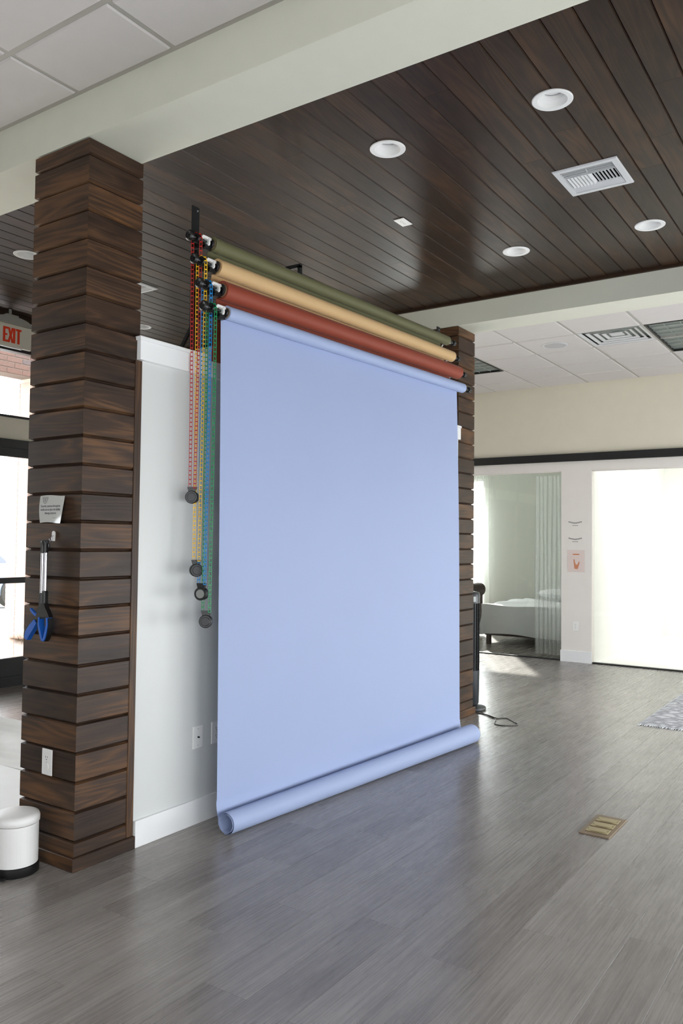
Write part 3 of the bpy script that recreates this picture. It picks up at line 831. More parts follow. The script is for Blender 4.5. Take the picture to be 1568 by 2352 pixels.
# ------------------------------------------------------------------ things on the near column
# laminated notice
t = thing('notice', 'small laminated security camera notice curling on the near column', 'sign', (-.004, .194, 1.585), (0, 0, -PI/2))
g = []
for i in range(11):
    s = i/10; row = []
    for j in range(11):
        u = j/10
        curl = .004+.022*(max(0, u-.35)**1.5)*(.3+s)*1.2+.006*math.sin(PI*s)*(1-u)
        row.append((-.088+u*(.182-.012*s), -curl, .062-s*.124+.003*math.sin(u*5)))
    g.append(row)
obj('card', solid_sheet(g, .0008), 'sign_card', t, smooth=60)
def on_card(me, x, z, mat, parent):
    me.materials.clear(); me.materials.append(M[mat])
    for v in me.vertices:
        X, Z = v.co.x+x, v.co.y+z
        u = (X+.088)/.18; s = (.062-Z)/.124
        curl = .004+.022*(max(0, u-.35)**1.5)*(.3+s)*1.2+.006*math.sin(PI*s)*(1-u)
        v.co = (X, -curl-.0009-v.co.z, Z)
    return link('lettering', me, parent)
on_card(text_mesh('Security cameras throughout', .0150, .0002, sx=.82), -.004, .010, 'ink', t)
on_card(text_mesh('studio are in place for liability', .0150, .0002, sx=.82), -.004, -.006, 'ink', t)
on_card(text_mesh('damage purposes.', .0150, .0002, sx=.82), -.004, -.022, 'ink', t)
ic = MB()
def flatstroke(mb, pts, wd):
    for a, b in zip(pts[:-1], pts[1:]):
        a, b = Vector(a), Vector(b); d = (b-a).normalized(); n_ = Vector((-d.y, d.x))*wd/2
        mb.add([(a.x+n_.x, a.y+n_.y, 0), (b.x+n_.x, b.y+n_.y, 0), (b.x-n_.x, b.y-n_.y, 0), (a.x-n_.x, a.y-n_.y, 0),
                (a.x+n_.x, a.y+n_.y, .0003), (b.x+n_.x, b.y+n_.y, .0003), (b.x-n_.x, b.y-n_.y, .0003), (a.x-n_.x, a.y-n_.y, .0003)],
               [(0, 3, 2, 1), (4, 5, 6, 7), (0, 1, 5, 4), (1, 2, 6, 5), (2, 3, 7, 6), (3, 0, 4, 7)])
flatstroke(ic, [(-.019, .010), (.019, .010), (.019, .0035), (-.019, .0035), (-.019, .010)], .0016)
flatstroke(ic, [(.016*math.cos(a), .003+.021*math.sin(a)) for a in [PI+PI*i/14 for i in range(15)]], .0016)
flatstroke(ic, [(.007*math.cos(a), -.005+.007*math.sin(a)) for a in [2*PI*i/12 for i in range(13)]], .0012)
flatstroke(ic, [(.003*math.cos(a), -.005+.003*math.sin(a)) for a in [2*PI*i/8 for i in range(9)]], .0010)
o = on_card(ic.mesh('camera_icon', 'ink', 0), -.048, .045, 'ink', t); o.name = 'camera_icon'
sg = MB(); flatstroke(sg, [(.012+.0035*i, -.040+.0018*math.sin(i*2.1)) for i in range(14)], .0007)
o = on_card(sg.mesh('signature', 'ink', 0), .0, .0, 'ink', t); o.name = 'signature'
# adhesive hook
t = thing('adhesive_hook', 'small clear white adhesive hook holding the reaching tool', 'hook', (-.001, .186, 1.462), (0, 0, -PI/2))
pl = [(.011*math.cos(a), .013+.011*math.sin(a)) for a in [PI*i/10 for i in range(11)]]+[(-.009, -.022), (.009, -.022)]
obj('backing', MB().prism(pl, 0, .004, RX(PI/2)), 'white_pl', t, smooth=0)
obj('wire', MB().tube([(0, -.004, .004), (0, -.012, -.004), (0, -.014, -.018), (.004, -.020, -.024), (.006, -.028, -.020), (.006, -.030, -.012)], .0016, 8), 'alu', t)
# folded reaching tool
t = thing('reaching_tool', 'folded reach-and-grab tool with blue jaws hanging on the near column', 'grabber', (-.03, .210, 1.44), (0, 0, -PI/2))
# local x = world -Y (towards the column edge), z up; hangs from z=0 down
hj = MB().bbox(-.022, -.004, -.010, .008, -.056, -.004, .003); hj.bbox(.004, .021, -.012, .006, -.054, -.002, .003)
hj.lathe([(0, -.011), (.012, -.011), (.013, -.008), (.013, .008), (0, .010)], 20, TR(-.010, 0, -.010) @ RX(PI/2)); hj.bbox(-.012, .022, -.008, .006, -.016, .004, .004)
hj.bbox(.014, .034, -.006, .004, -.030, -.010, .003)
obj('hinge', hj, 'black', t)
obj('shaft', MB().lathe([(0, 0), (.0078, 0), (.0078, .190), (0, .190)], 20, TR(-.013, -.001, -.243)), 'alu', t)
obj('shaft', MB().lathe([(0, 0), (.0078, 0), (.0078, .180), (0, .180)], 20, TR(.0125, -.003, -.233)), 'alu', t)
def ribbon(pts, w0, th, mat, name, parent, y=0.):
    """flat bar following (x, z) points with per-point widths"""
    L_, R_ = [], []
    n = len(pts)
    for i in range(n):
        a = Vector(pts[max(0, i-1)]); b = Vector(pts[min(n-1, i+1)]); d = (b-a).normalized(); nn = Vector((-d.y, d.x))
        wd = w0[i] if isinstance(w0, (list, tuple)) else w0
        L_.append(Vector(pts[i])+nn*wd/2); R_.append(Vector(pts[i])-nn*wd/2)
    mb = MB(); vs = []; fs = []
    for i in range(n):
        for q in (L_[i], R_[i]):
            for yy in (y-th/2, y+th/2): vs.append((q.x, yy, q.y))
    for i in range(n-1):
        a, b = 4*i, 4*(i+1)
        fs += [(a, b, b+2, a+2), (a+1, a+3, b+3, b+1), (a, a+1, b+1, b), (a+2, b+2, b+3, a+3)]
    fs += [(0, 2, 3, 1), (4*(n-1), 4*(n-1)+1, 4*(n-1)+3, 4*(n-1)+2)]
    mb.add(vs, fs); return obj(name, mb, mat, parent, smooth=40)
obj('collar', MB().bbox(-.024, -.004, -.011, .009, -.300, -.235, .004), 'black', t)
obj('collar', MB().bbox(.001, .024, -.014, .008, -.285, -.225, .004), 'black', t)
spn = ribbon([(-.014, -.290), (-.018, -.320), (-.034, -.352), (-.062, -.378), (-.094, -.396), (-.116, -.416), (-.122, -.440)], [.018, .024, .026, .028, .028, .024, .014], .020, 'black', 'handle', t)
ribbon([(-.040, -.366), (-.072, -.398), (-.096, -.424), (-.108, -.450)], [.024, .034, .034, .022], .024, 'blue', 'grip', spn, -.003)
ribbon([(-.030, -.334), (-.052, -.336), (-.070, -.326), (-.082, -.318), (-.088, -.310)], [.010, .013, .012, .010, .007], .012, 'blue', 'trigger', t, -.002)
jaw = ribbon([(.0125, -.280), (.013, -.300), (.017, -.322), (.021, -.348)], [.024, .034, .058, .082], .022, 'black', 'jaw_base', t, -.004)
for s_, p in ((-1, [(-.018, -.346), (-.019, -.378), (-.008, -.412), (.006, -.436), (.014, -.450)]), (1, [(.058, -.346), (.060, -.378), (.052, -.412), (.040, -.438), (.030, -.450)])):
    j = ribbon(p, [.010, .010, .010, .010, .006], .022, 'black', 'jaw', t, -.004)
    q = [(a-s_*.010*(1 if k < 3 else .6), b+.002) for k, (a, b) in enumerate(p)]
    ribbon(q, [.007, .009, .012, .012, .010], .028, 'blue', 'jaw_pad', j, -.005)
# ------------------------------------------------------------------ step bin
t = thing('step_bin', 'small white step bin with black base at the left edge', 'bin', (-.142, .213, 0))
obj('base', MB().lathe([(0, 0), (.100, 0), (.1015, .003), (.1015, .038), (.098, .041), (0, .041)], 56), 'black', t)
obj('body', MB().lathe([(.0965, .041), (.0965, .212), (.094, .212), (.094, .043), (.0965, .041)], 56, closed=False), 'white_pl', t)
pm = MB()
for i in range(14):
    a = 2*PI*i/14; w_ = .10
    q = [(.0968*math.cos(a+k*.018), .0968*math.sin(a+k*.018)) for k in range(-8, 9)]
    for (za, zb) in ((.05, .0515), (.196, .1975)):
        for c, d in zip(q[:-1], q[1:]): pm.add([(c[0], c[1], za), (d[0], d[1], za), (d[0], d[1], zb), (c[0], c[1], zb)], [(0, 1, 2, 3)])
    for k in (-8, 8):
        c = (math.cos(a+k*.018), math.sin(a+k*.018)); d = (math.cos(a+k*.018+.012), math.sin(a+k*.018+.012))
        pm.add([(.0968*c[0], .0968*c[1], .05), (.0968*d[0], .0968*d[1], .05), (.0968*d[0], .0968*d[1], .197), (.0968*c[0], .0968*c[1], .197)], [(0, 1, 2, 3)])
obj('embossing', pm, 'light_white', t, smooth=0)
lid = obj('lid', MB().lathe([(.098, .214), (.1005, .216), (.101, .236), (.096, .248), (.080, .254), (.045, .258), (0, .259), (0, .214)], 56, closed=False), 'white_pl', t, smooth=60)
hg = MB().bbox(-.02, .02, .094, .116, .14, .235, .004, RZ(math.radians(-62))); obj('hinge', hg, 'black', t)
obj('handle', MB().tube([RZ(math.radians(-62)) @ Vector(p) for p in [(-.012, .112, .215), (-.012, .128, .212), (-.012, .130, .175), (-.012, .114, .168)]], .0016, 6), 'alu', t)
obj('pedal', MB().bbox(-.02, .02, -.128, -.098, .004, .012, .002, RZ(math.radians(-62))), 'black', t)
# ------------------------------------------------------------------ floor outlet cover
t = thing('floor_outlet_cover', 'brass floor outlet cover with three hinged lids on the grey floor', 'outlet', (1.9415, -1.7275, 0), (0, 0, 0))
obj('plate', MB().bbox(-.164, .164, -.077, .077, 0, .0055, .0012), 'bronze', t, smooth=0)
for x in (-.088, 0, .088):
    l = obj('lid', MB().bbox(x-.034, x+.034, -.056, .056, .0055, .0085, .0008), 'brass', t, smooth=0)
    obj('inset', MB().bbox(x-.022, x+.022, -.040, .040, .0085, .0098, .0006), 'brass', l, smooth=0)
    for y in (-.049, .049): obj('screw', MB().lathe([(0, .0085), (.0028, .0085), (.0022, .0096), (0, .0098)], 10, TR(x, y, 0)), 'dark', l)
    obj('hinge_line', MB().box(x-.0345, x-.0325, -.03, .03, .0086, .0092), 'dark', l, smooth=0)
# ------------------------------------------------------------------ tower fan and its cord
t = thing('tower_fan', 'slim charcoal tower fan standing behind the far wooden column', 'fan', (4.255, .105, 0))
obj('foot', MB().lathe([(0, 0), (.135, 0), (.139, .008), (.134, .022), (.07, .034), (.04, .045), (0, .045)], 40), 'fan_body', t)
obj('lower_body', MB().lathe([(0, .045), (.070, .045), (.076, .06), (.080, .34), (0, .34)], 36), 'fan_body', t)
gr = MB()
for i in range(20):
    a = 2*PI*i/20; gr.box(.070, .079, -.0018, .0018, .34, .925, RZ(a))
gr.lathe([(0, .34), (.070, .34), (.070, .925), (0, .925)], 28)
for k in range(14): gr.lathe([(.0765, .36+.04*k), (.0785, .361+.04*k), (.0765, .362+.04*k)], 28, closed=False)
obj('grille', gr, 'fan_grille', t)
obj('head', MB().lathe([(0, .925), (.080, .925), (.081, .94), (.081, 1.0), (.076, 1.018), (.05, 1.026), (0, 1.028)], 36), 'fan_body', t)
obj('control_panel', MB().bbox(-.012, .012, -.083, -.079, .94, .985, .001, RZ(math.radians(-40))), 'grey_pl', t)
cd = [(4.14, .045, .01), (4.112, -.03, .004), (4.081, -.12, .004), (4.03, -.19, .004), (3.99, -.25, .004), (3.90, -.285, .004), (3.818, -.314, .004), (3.79, -.36, .004), (3.80, -.42, .004), (3.84, -.462, .004), (3.884, -.479, .004), (3.93, -.462, .004), (3.965, -.42, .004), (4.02, -.37, .004), (4.065, -.322, .004), (4.05, -.28, .004), (4.0, -.253, .006), (4.05, -.17, .009), (4.10, -.10, .006), (4.15, -.055, .004), (4.19, -.042, .004)]
sm = []
for i in range(len(cd)-1):
    p0, p1, p2, p3 = [Vector(cd[max(0, min(len(cd)-1, i+q))]) for q in (-1, 0, 1, 2)]
    for s in (0, .33, .66): sm.append(.5*((2*p1)+(-p0+p2)*s+(2*p0-5*p1+4*p2-p3)*s*s+(-p0+3*p1-3*p2+p3)*s**3))
sm.append(Vector(cd[-1]))
tag(obj('power_cord', MB().tube(sm, .0035, 8), 'black'), 'thin black cord looping on the floor beside the tower fan', 'cord')
# ------------------------------------------------------------------ far wall with the two side-room openings
fw = MB()
fw.box(XF, XF+.12, YS, YW, 2.50, HC2+.05); fw.box(XF, XF+.12, 2.9, YW, 0, 2.368); fw.box(XF, XF+.12, YS, -3.2, 0, 2.368)
wf = struct('wall_far', fw, 'beige', 0)
obj('lower_wall', MB().box(XF, XF+.12, YS, YW, 2.368, 2.50).box(XF, XF+.12, .071, .446, 0, 2.368), 'pier_white', wf, smooth=0)
struct('baseboard_far', MB().bbox(XF-.016, XF-.0005, .066, .452, 0, .14, .0015), 'gloss_white', 0)
struct('trim_6', MB().box(XF-.045, XF-.0005, -3.4, 3.2, 2.483, 2.578), 'black_metal', 0, 'long black sliding door track across the far wall')
for nm, ya, yb, lb in (('window_1', .452, 2.9, 'glazed opening into the bedroom'), ('window_2', -3.2, .066, 'glazed opening into the bright white room')):
    wn = MB().box(XF+.02, XF+.075, ya, yb, 0, .014)
    s = struct(nm, wn, 'black_metal' , 0, lb)
    s.data.materials.clear(); s.data.materials.append(M['black_metal'])
    obj('head_rail', MB().box(XF+.02, XF+.075, ya, yb, 2.356, 2.368), 'pier_white', s, smooth=0)
    n = 2 if nm == 'window_1' else 3
    for i in range(n):
        a = ya+(yb-ya)*i/n; b = ya+(yb-ya)*(i+1)/n
        obj('pane', MB().box(XF+.045, XF+.051, a+.004, b-.004, .014, 2.356), 'glass_green', s, smooth=0)
plate('white outlet low on the white pier between the two openings', (XF, .263, .442), (0, 0, -PI/2), 'outlet')
# the two small wall stickers and the pink notice on that pier
for zz, lb, sz in ((1.715, 'upper small grey lettering sticker on the white pier', 1), (1.513, 'lower small grey lettering sticker on the white pier', 1)):
    t = thing('wall_sticker', lb, 'sticker', (XF-.001, .27, zz), (0, 0, -PI/2))
    st = MB()
    for i in range(9):
        x = -.075+.0188*i; z_ = .014*(abs(i-4)/4)**1.5
        st.bbox(x-.007, x+.007, -.0012, 0, z_-.008, z_+.008, .0004)
    obj('lettering', st, 'ink_pale', t, smooth=0)
    st = MB()
    for i in range(4): st.bbox(-.032+.018*i, -.020+.018*i, -.0012, 0, -.034, -.024, .0004)
    obj('lettering', st, 'ink_pale', t, smooth=0)
t = thing('poster', 'small pale pink poster with an orange hand mark on white pier', 'poster', (XF-.001, .258, 1.245), (0, 0, -PI/2))
obj('sheet', MB().bbox(-.105, .105, -.003, 0, -.135, .135, .0008), 'poster', t, smooth=0)
hd = MB(); RXm = RX(PI/2)
hd.prism([(-.02, -.095), (.02, -.10), (.034, -.06), (.045, -.02), (.036, .0), (.022, -.035), (.004, -.05), (-.012, -.02), (-.018, .02), (-.032, .02), (-.026, -.04)], .0031, .0042, RXm)
obj('hand_mark', hd, 'skin', t, smooth=0)
hb = MB().box(-.04, .04, -.0042, -.0031, .075, .09); obj('lettering', hb, 'skin', t, smooth=0)
# ------------------------------------------------------------------ bedroom beyond the left opening
BX = 10.45
bw = MB(); bw.box(BX, BX+.1, .12, 2.75, 0, HC2); bw.box(BX, BX+.1, 4.05, 4.3, 0, HC2); bw.box(BX, BX+.1, 2.75, 4.05, 2.55, HC2); bw.box(BX, BX+.1, 2.75, 4.05, 0, .25)
bw.box(XF+.12, BX+.1, 4.154, 4.3, 0, HC2)
struct('wall_bedroom', bw, 'sage', 0)
struct('wall_divider', MB().box(XF+.12, BX, .080, .44, 0, HC2), 'sage', 0)
struct('ceiling', MB().box(XF+.12, 11.9, -4.2, 4.3, HC2, HC2+.1), 'room_white', 0, 'plain white ceiling over the two side rooms')
wf3 = struct('window_3', MB().box(BX+.03, BX+.06, 2.75, 2.79, .25, 2.55).box(BX+.03, BX+.06, 4.01, 4.05, .25, 2.55).box(BX+.03, BX+.06, 2.79, 4.01, 2.51, 2.55).box(BX+.03, BX+.06, 2.79, 4.01, .25, .29).box(BX+.03, BX+.06, 3.38, 3.42, .29, 2.51).box(BX+.03, BX+.06, 2.79, 4.01, 1.4, 1.43), 'gloss_white', 0)
obj('pane', MB().box(BX+.042, BX+.046, 2.79, 4.01, .29, 2.51), 'glass', wf3, smooth=0)
def curtain(y0, y1, x, z0, z1, folds, amp, label, name='sheer_curtain'):
    g = []; n = folds*8
    for i in range(13):
        s = i/12; row = []
        for j in range(n+1):
            u = j/n; a = amp*(.55+.45*s)
            row.append((x+a*math.sin(u*folds*2*PI+.5*math.sin(s*2+u*5)), y0+(y1-y0)*(u+.0*s)+.006*math.sin(s*5+u*11), z1-(z1-z0)*s))
        g.append(row)
    return tag(obj(name, solid_sheet(g, .001), 'sheer', smooth=70), label, 'curtain')
curtain(.475, .86, XF+.20, .035, 2.33, 7, .022, 'sheer white curtain hanging at the right side of the bedroom opening')
curtain(2.6, 4.1, BX-.12, .03, 2.75, 12, .03, 'bright sheer curtain over the bedroom window')
# bed
t = thing('bed', 'low bed draped in white linen seen through the glass opening', 'bed', (9.45, 1.29, 0))
obj('frame', MB().bbox(-.85, .85, -.63, .63, .13, .26, .01), 'leather', t, smooth=0)
for sx in (-1, 1):
    for sy in (-1, 1): obj('leg', MB().bbox(sx*.8-.03, sx*.8+.03, sy*.58-.03, sy*.58+.03, 0, .13, .004), 'leather', t, smooth=0)
obj('mattress', MB().bbox(-.86, .86, -.64, .64, .26, .5, .04), 'linen', t)
g = []
for i in range(41):
    v = i/40; row = []
    for j in range(41):
        u = j/40
        X = (u-.5)*2.15; Y = (v-.5)*1.76
        ex, ey = max(0, abs(X)-.87), max(0, abs(Y)-.66)
        zz = .56+.018*math.sin(X*5+1)*math.sin(Y*4)+.012*math.sin(X*11+Y*7)-.0
        d = max(ex, ey)
        zz -= d*1.9+(.0 if d == 0 else .02)
        Xc = max(-.87, min(.87, X))+(.035*math.sin(Y*9)+.02)*(1 if X > 0 else -1)*(ex > 0)*min(1, ex*6)
        Yc = max(-.66, min(.66, Y))+(.035*math.sin(X*9)+.02)*(1 if Y > 0 else -1)*(ey > 0)*min(1, ey*6)
        row.append((Xc, Yc, max(zz, .14)))
    g.append(row)
obj('duvet', solid_sheet(g, .02), 'linen', t, smooth=70)
tag(obj('pillow', MB().lathe([(0, -.09), (.12, -.085), (.22, -.05), (.26, 0), (.22, .05), (.12, .085), (0, .09)], 28, TR(10.0, 1.3, .68) @ Matrix.Diagonal((.9, 1.3, .8, 1))), 'linen', smooth=70), 'white pillow lying on the low bed', 'pillow')
# leather armchair behind the bed
t = thing('leather_armchair', 'dark brown leather armchair with rolled arm beside the bed', 'armchair', (9.25, 2.93, 0))
obj('seat', MB().bbox(-.36, .36, -.36, .36, .10, .46, .04), 'leather', t)
obj('backrest', MB().bbox(.28, .46, -.40, .40, .10, .80, .05), 'leather', t)
for s in (-1, 1):
    obj('arm', MB().lathe([(0, -.40), (.09, -.395), (.11, -.36), (.11, .40), (0, .42)], 28, TR(0, s*.45, .72) @ XAX).bbox(-.36, .40, s*.45-.07, s*.45+.07, .08, .7, .02), 'leather', t)
for sx in (-1, 1):
    for sy in (-1, 1): obj('leg', MB().bbox(sx*.32-.02, sx*.32+.02, sy*.42-.02, sy*.42+.02, 0, .10, .003), 'black', t, smooth=0)
# ------------------------------------------------------------------ bright white room beyond the right opening
struct('wall_studio', MB().box(XF+.12, 11.6, -4.2, -4.1, 0, HC2).box(11.5, 11.6, -4.1, .08, 0, HC2), 'room_white', 0)
struct('wall_studio_side', MB().box(XF+.12, 11.5, .072, .079, 0, HC2), 'room_white', 0)
struct('floor', MB().box(XF+.10, 11.6, -4.2, .08, -.02, .0), 'room_white', 0, 'white floor of the bright side room')
# ------------------------------------------------------------------ rug
t = thing('rug', 'pale grey patterned rug with frayed edge at the right', 'rug', (4.50, -1.27, 0))
g = []
for i in range(61):
    row = []
    for j in range(41):
        u, v = i/60, j/40
        e = min(u, 1-u, v, 1-v)
        row.append((u*2.9+.004*math.sin(v*40), -v*1.9+.004*math.sin(u*50), .004+.008*min(1, e*30)+.002*math.sin(u*70)*math.sin(v*43)))
    g.append(row)
obj('pile', solid_sheet(g, .006), 'rug', t, smooth=60)
fg = MB()
for i in range(150):
    y = -1.9*i/150-.003; a = random.uniform(-.3, .3)
    fg.tube([(.006, y, .008), (-.018, y+a*.02, .006), (-.034, y+a*.04, .003)], .0022, 4)
for i in range(200):
    x = 2.9*i/200; fg.tube([(x, -.004, .008), (x+random.uniform(-.006, .006), .010, .003)], .0022, 4)
o = obj('fringe', fg, 'linen', t, smooth=0); o['kind'] = 'stuff'
# ------------------------------------------------------------------ shop front on the left
WX = [-1.4, -.1, 1.2, 2.12, 3.06, 4.4, 5.8, 7.2]
sf = MB()
sf.box(XW, XF+.12, YW, YW+.12, 3.31, 3.75)
ws = struct('wall_left', MB().box(XW, XF+.12, YW, YW+.12, 3.345, 3.75).box(XW, -1.43, YW, YW+.12, 0, 3.345), 'beige', 0)  # unseen stretch beyond the glazing made solid to dim the beam
struct('ceiling', MB().box(CW, X2, 3.55, YW, H2+.12, H2+.2), 'beige', 0, 'recessed ceiling strip above the shop front')
fm = MB()
for x in WX: fm.box(x-.03, x+.03, YW, YW+.10, 0, 3.30)
fm.box(-1.43, 7.23, YW, YW+.10, 3.29, 3.345)
fm.box(-1.43, 7.23, YW, YW+.10, 2.635, 2.655); fm.box(-1.43, 7.23, YW, YW+.10, 2.335, 2.42)
fm.box(-1.43, 7.23, YW, YW+.10, 0, .10)
fr4 = struct('window_4', fm, 'black_metal', 0, 'black-framed shop front glazing along the left side')
obj('transom_panel', MB().box(-1.4, 7.2, YW+.03, YW+.06, 2.42, 2.635), 'beige', fr4, smooth=0)
wd = MB()
for a, b in zip(WX[:-1], WX[1:]):
    obj('pane', MB().box(a+.03, b-.03, YW+.05, YW+.056, 2.655, 3.29), 'glass', fr4, smooth=0)
    if (a, b) != (2.12, 3.06): obj('pane', MB().box(a+.03, b-.03, YW+.05, YW+.056, .10, 2.335), 'glass', fr4, smooth=0)
d = MB(); d.box(2.15, 2.24, YW+.02, YW+.065, .01, 2.335); d.box(2.94, 3.03, YW+.02, YW+.065, .01, 2.335); d.box(2.24, 2.94, YW+.02, YW+.065, .012, .278); d.box(2.24, 2.94, YW+.02, YW+.065, 2.25, 2.335)
dr = struct('door_1', d, 'black_metal', 0, 'black-framed glass shop door behind the near column')
obj('pane', MB().box(2.24, 2.94, YW+.04, YW+.046, .278, 2.25), 'glass', dr, smooth=0)
obj('push_bar', MB().bbox(2.2, 2.98, YW-.05, YW-.01, 1.011, 1.067, .004).box(2.21, 2.24, YW-.011, YW+.02, 1.02, 1.06).box(2.94, 2.97, YW-.011, YW+.02, 1.02, 1.06), 'black_metal', dr, smooth=0)
# exit sign
t = thing('exit_sign', 'white exit sign with red letters hanging left of the near column', 'sign', (1.883, 3.4, 3.13), (0, 0, 0))
obj('housing', MB().bbox(-.195, .195, -.014, .030, .0, .195, .004), 'exit_face', t, smooth=0)
dm = [(.195*math.cos(a), .195+.075*math.sin(a)**.8 if math.sin(a) > 0 else .195) for a in [PI*i/20 for i in range(21)]]
obj('canopy', MB().prism(dm, -.012, .012, TR(0, 0, 0) @ RX(PI/2)), 'exit_grey', t)
obj('mount', MB().bbox(-.06, .06, -.005, .045, .262, .285, .003).bbox(-.012, .012, .03, .045, .285, .339, .002), 'exit_grey', t, smooth=0)
lt = {'E': [[(0, 0), (.034, 0), (.034, .018), (.016, .018), (.016, .058), (.030, .058), (.030, .074), (.016, .074), (.016, .114), (.034, .114), (.034, .132), (0, .132)]],
      'X': [[(0, 0), (.015, 0), (.022, .040), (.029, 0), (.044, 0), (.030, .066), (.043, .132), (.028, .132), (.022, .095), (.016, .132), (.001, .132), (.014, .066)]],
      'I': [[(0, 0), (.016, 0), (.016, .132), (0, .132)]],
      'T': [[(.012, 0), (.028, 0), (.028, .114), (.040, .114), (.040, .132), (0, .132), (0, .114), (.012, .114)]]}
for ch, x in (('E', -.098), ('X', -.052), ('I', .004), ('T', .044-.012)):
    x = {'E': -.098, 'X': -.054, 'I': -.001, 'T': .026}[ch]
    mb = MB()
    for p in lt[ch]: mb.prism([(q[0]*1.35+x*1.0, q[1]+.03) for q in p], .0141, .0165, RX(PI/2))
    obj('letter', mb, 'exit_red', t, smooth=0)
obj('lamp_bar', MB().bbox(-.11, .10, -.010, .020, -.010, -.001, .002), 'white_pl', t, smooth=0)
# dried grasses behind the column
t = thing('dried_grass_vase', 'dried pampas plume peeking from behind the near wooden column', 'plant', (2.02, 3.0, 0))
obj('vase', MB().lathe([(0, 0), (.09, 0), (.12, .08), (.11, .2), (.06, .3), (.07, .34), (.06, .34), (.05, .3), (0, .3)], 28), 'ceramic', t)
rg = random.Random(3)
for q, (tx, ty, tz) in enumerate([(-.24, .02, .66), (.1, .1, .8), (.25, -.05, .7)]):
    pts = [Vector((0, 0, .3)).lerp(Vector((tx*.8, ty, tz-.06)), s)+Vector((0, 0, .05*math.sin(PI*s))) for s in (0, .25, .5, .75, 1)]
    obj('stem', MB().tube(pts, .0025, 5), 'pampas', t)
    pf = MB(); base = pts[-1]; dirn = Vector((tx, ty, .05)).normalized()
    for i in range(700):
        s = rg.random(); p = base+dirn*(.16*s-.03)
        v = Vector((rg.gauss(0, 1), rg.gauss(0, 1), rg.gauss(0, 1)-.3)).normalized()*(.075*math.sin(PI*min(1, s*.8+.15)))+dirn*.04
        side = v.cross(Vector((0, 0, 1))).normalized()*.0009
        pf.add([p-side, p+side, p+v], [(0, 1, 2)])
    o = obj('plume', pf, 'pampas', t, smooth=0); o['kind'] = 'stuff'
# white sheet and rumpled cloth on the floor behind the partition
g = [[(.02+.77*u, .45+2.3*v, .004) for v in [j/8 for j in range(9)]] for u in [i/8 for i in range(9)]]
tag(obj('floor_sheet', solid_sheet(g, .003), 'vinyl_sheet'), 'flat white vinyl sheet on the floor behind the near column', 'sheet')
g = []
for i in range(60):
    row = []
    for j in range(90):
        u, v = i/59, j/89
        zz = .012+.020*abs(math.sin(u*9+2*math.sin(v*6)))**2*(.5+.5*math.sin(v*13+u*4))+.012*abs(math.sin(u*23+v*9))
        row.append((.793+.75*u, 1.0+2.2*v, zz*min(1, .25+u*12)))
    g.append(row)
tag(obj('drop_cloth', solid_sheet(g, .003), 'cloth', smooth=60), 'rumpled white cloth spread on the floor behind the near column', 'cloth')
# ------------------------------------------------------------------ outside
struct('floor', MB().box(-30, 40, YW+.12, 60, -.2, -.02).box(11.9, 40, -30, YW+.12, -.2, -.02), 'concrete', 0, 'pale concrete ground outside')
bk = MB().bbox(0, .194, 0, .09, 0, .057, .003).mesh('brick', 'brick', 0)
bk2 = MB().bbox(0, .194, 0, .09, 0, .057, .003).mesh('brick', 'brick_shade', 0)
cn = thing('brick_canopy', 'blurred brick fascia seen through the high shop window', 'facade', (2.4, 5.5, 3.37))
obj('mortar', MB().box(0, 2.2, .006, .25, .0, .9), 'mortar_shade', cn, smooth=0)
for r in range(9):
    for c in range(11):
        x = c*.204+(.1 if r % 2 else 0)
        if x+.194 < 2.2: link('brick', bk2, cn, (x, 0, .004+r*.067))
cn = thing('brick_pier', 'sunlit brick pier outside the glass shop door', 'pier', (3.56, 5.55, -.02))
obj('mortar', MB().box(.004, .40, .006, .39, .0, 3.388), 'mortar', cn, smooth=0)
for r in range(50):
    for c in range(2):
        link('brick', bk, cn, (c*.204+(.0 if r % 2 else .004), 0, .004+r*.067))
        link('brick', bk, cn, (-.002, .39-c*.2, .004+r*.067), (0, 0, -PI/2))
t = thing('car', 'blurred dark blue car parked outside the shop door', 'car', (6.55, 13.0, -.02), (0, 0, math.radians(8)))
cb = [(-2.1, .35), (-2.05, .75), (-1.3, .92), (-.7, 1.38), (.7, 1.42), (1.4, .95), (2.05, .85), (2.1, .4), (1.9, .28), (-1.9, .28)]
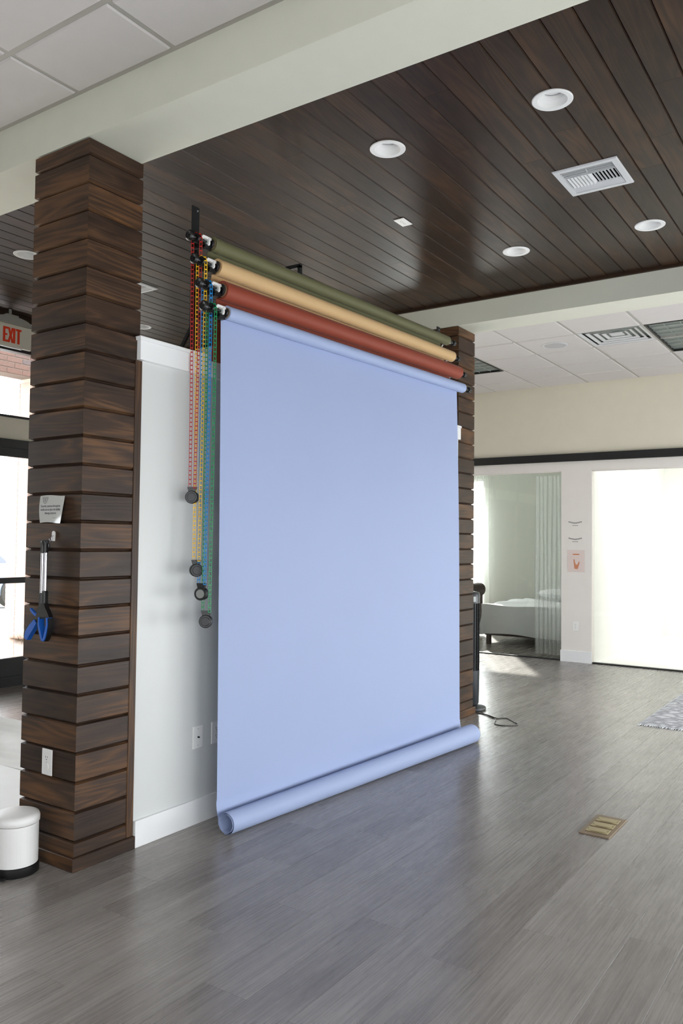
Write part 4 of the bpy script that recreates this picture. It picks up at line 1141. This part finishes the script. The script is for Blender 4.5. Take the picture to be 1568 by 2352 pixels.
obj('body', MB().prism(cb, -.85, .85, RX(PI/2)), 'car', t, smooth=20)
obj('side_window', MB().prism([(-1.1, .93), (-.62, 1.30), (.62, 1.34), (1.15, .95)], .851, .86, RX(PI/2)), 'car_glass', t, smooth=0)
for sx in (-1.3, 1.3):
    for sy in (-.80, .80): obj('wheel', MB().lathe([(0, -.09), (.2, -.09), (.31, -.08), (.33, 0), (.31, .08), (.2, .09), (0, .09)], 28, TR(sx, sy, .33) @ RX(PI/2)), 'rubber', t)
# ------------------------------------------------------------------ unseen walls behind the photographer, openings placed to shape the light
def windowed(name, horiz, pos, lo, hi, wins, z0, z1, label):
    m = MB()
    def seg(a, b, p, q):
        if horiz: m.box(a, b, pos-.12, pos, p, q)
        else: m.box(pos-.12, pos, a, b, p, q)
    c = lo
    for (a, b) in wins: seg(c, a, 0, 3.75); seg(a, b, 0, z0); seg(a, b, z1, 3.75); c = b
    seg(c, hi, 0, 3.75)
    struct(name, m, 'unseen_wall', 0, label)
    for i, (a, b) in enumerate(wins):
        f = MB()
        if horiz:
            f.box(a, b, pos-.09, pos-.04, z0, z0+.05); f.box(a, b, pos-.09, pos-.04, z1-.05, z1)
            for x in (a, (a+b)/2-.025, b-.05): f.box(x, x+.05, pos-.09, pos-.04, z0+.05, z1-.05)
        else:
            f.box(pos-.09, pos-.04, a, b, z0, z0+.05); f.box(pos-.09, pos-.04, a, b, z1-.05, z1)
            for x in (a, (a+b)/2-.025, b-.05): f.box(pos-.09, pos-.04, x, x+.05, z0+.05, z1-.05)
        nw = [o for o in COL.objects if o.name.startswith('window_')]
        struct('window_%d' % (len(nw)+1), f, 'black_metal', 0)  # unseen frame around an opening sized for the light
windowed('wall_back', True, YS, XW, XF+.12, [(-3.75, -1.45), (-.75, 1.55), (2.05, 4.35), (4.75, 7.05)], .06, 1.55, 'unseen grey wall behind the photographer, openings set low to shape the light')
windowed('wall_right', False, XW, YS, YW+.12, [(-3.9, -1.0)], .5, 2.5, 'unseen grey wall to the left of the photographer, opening added for light')
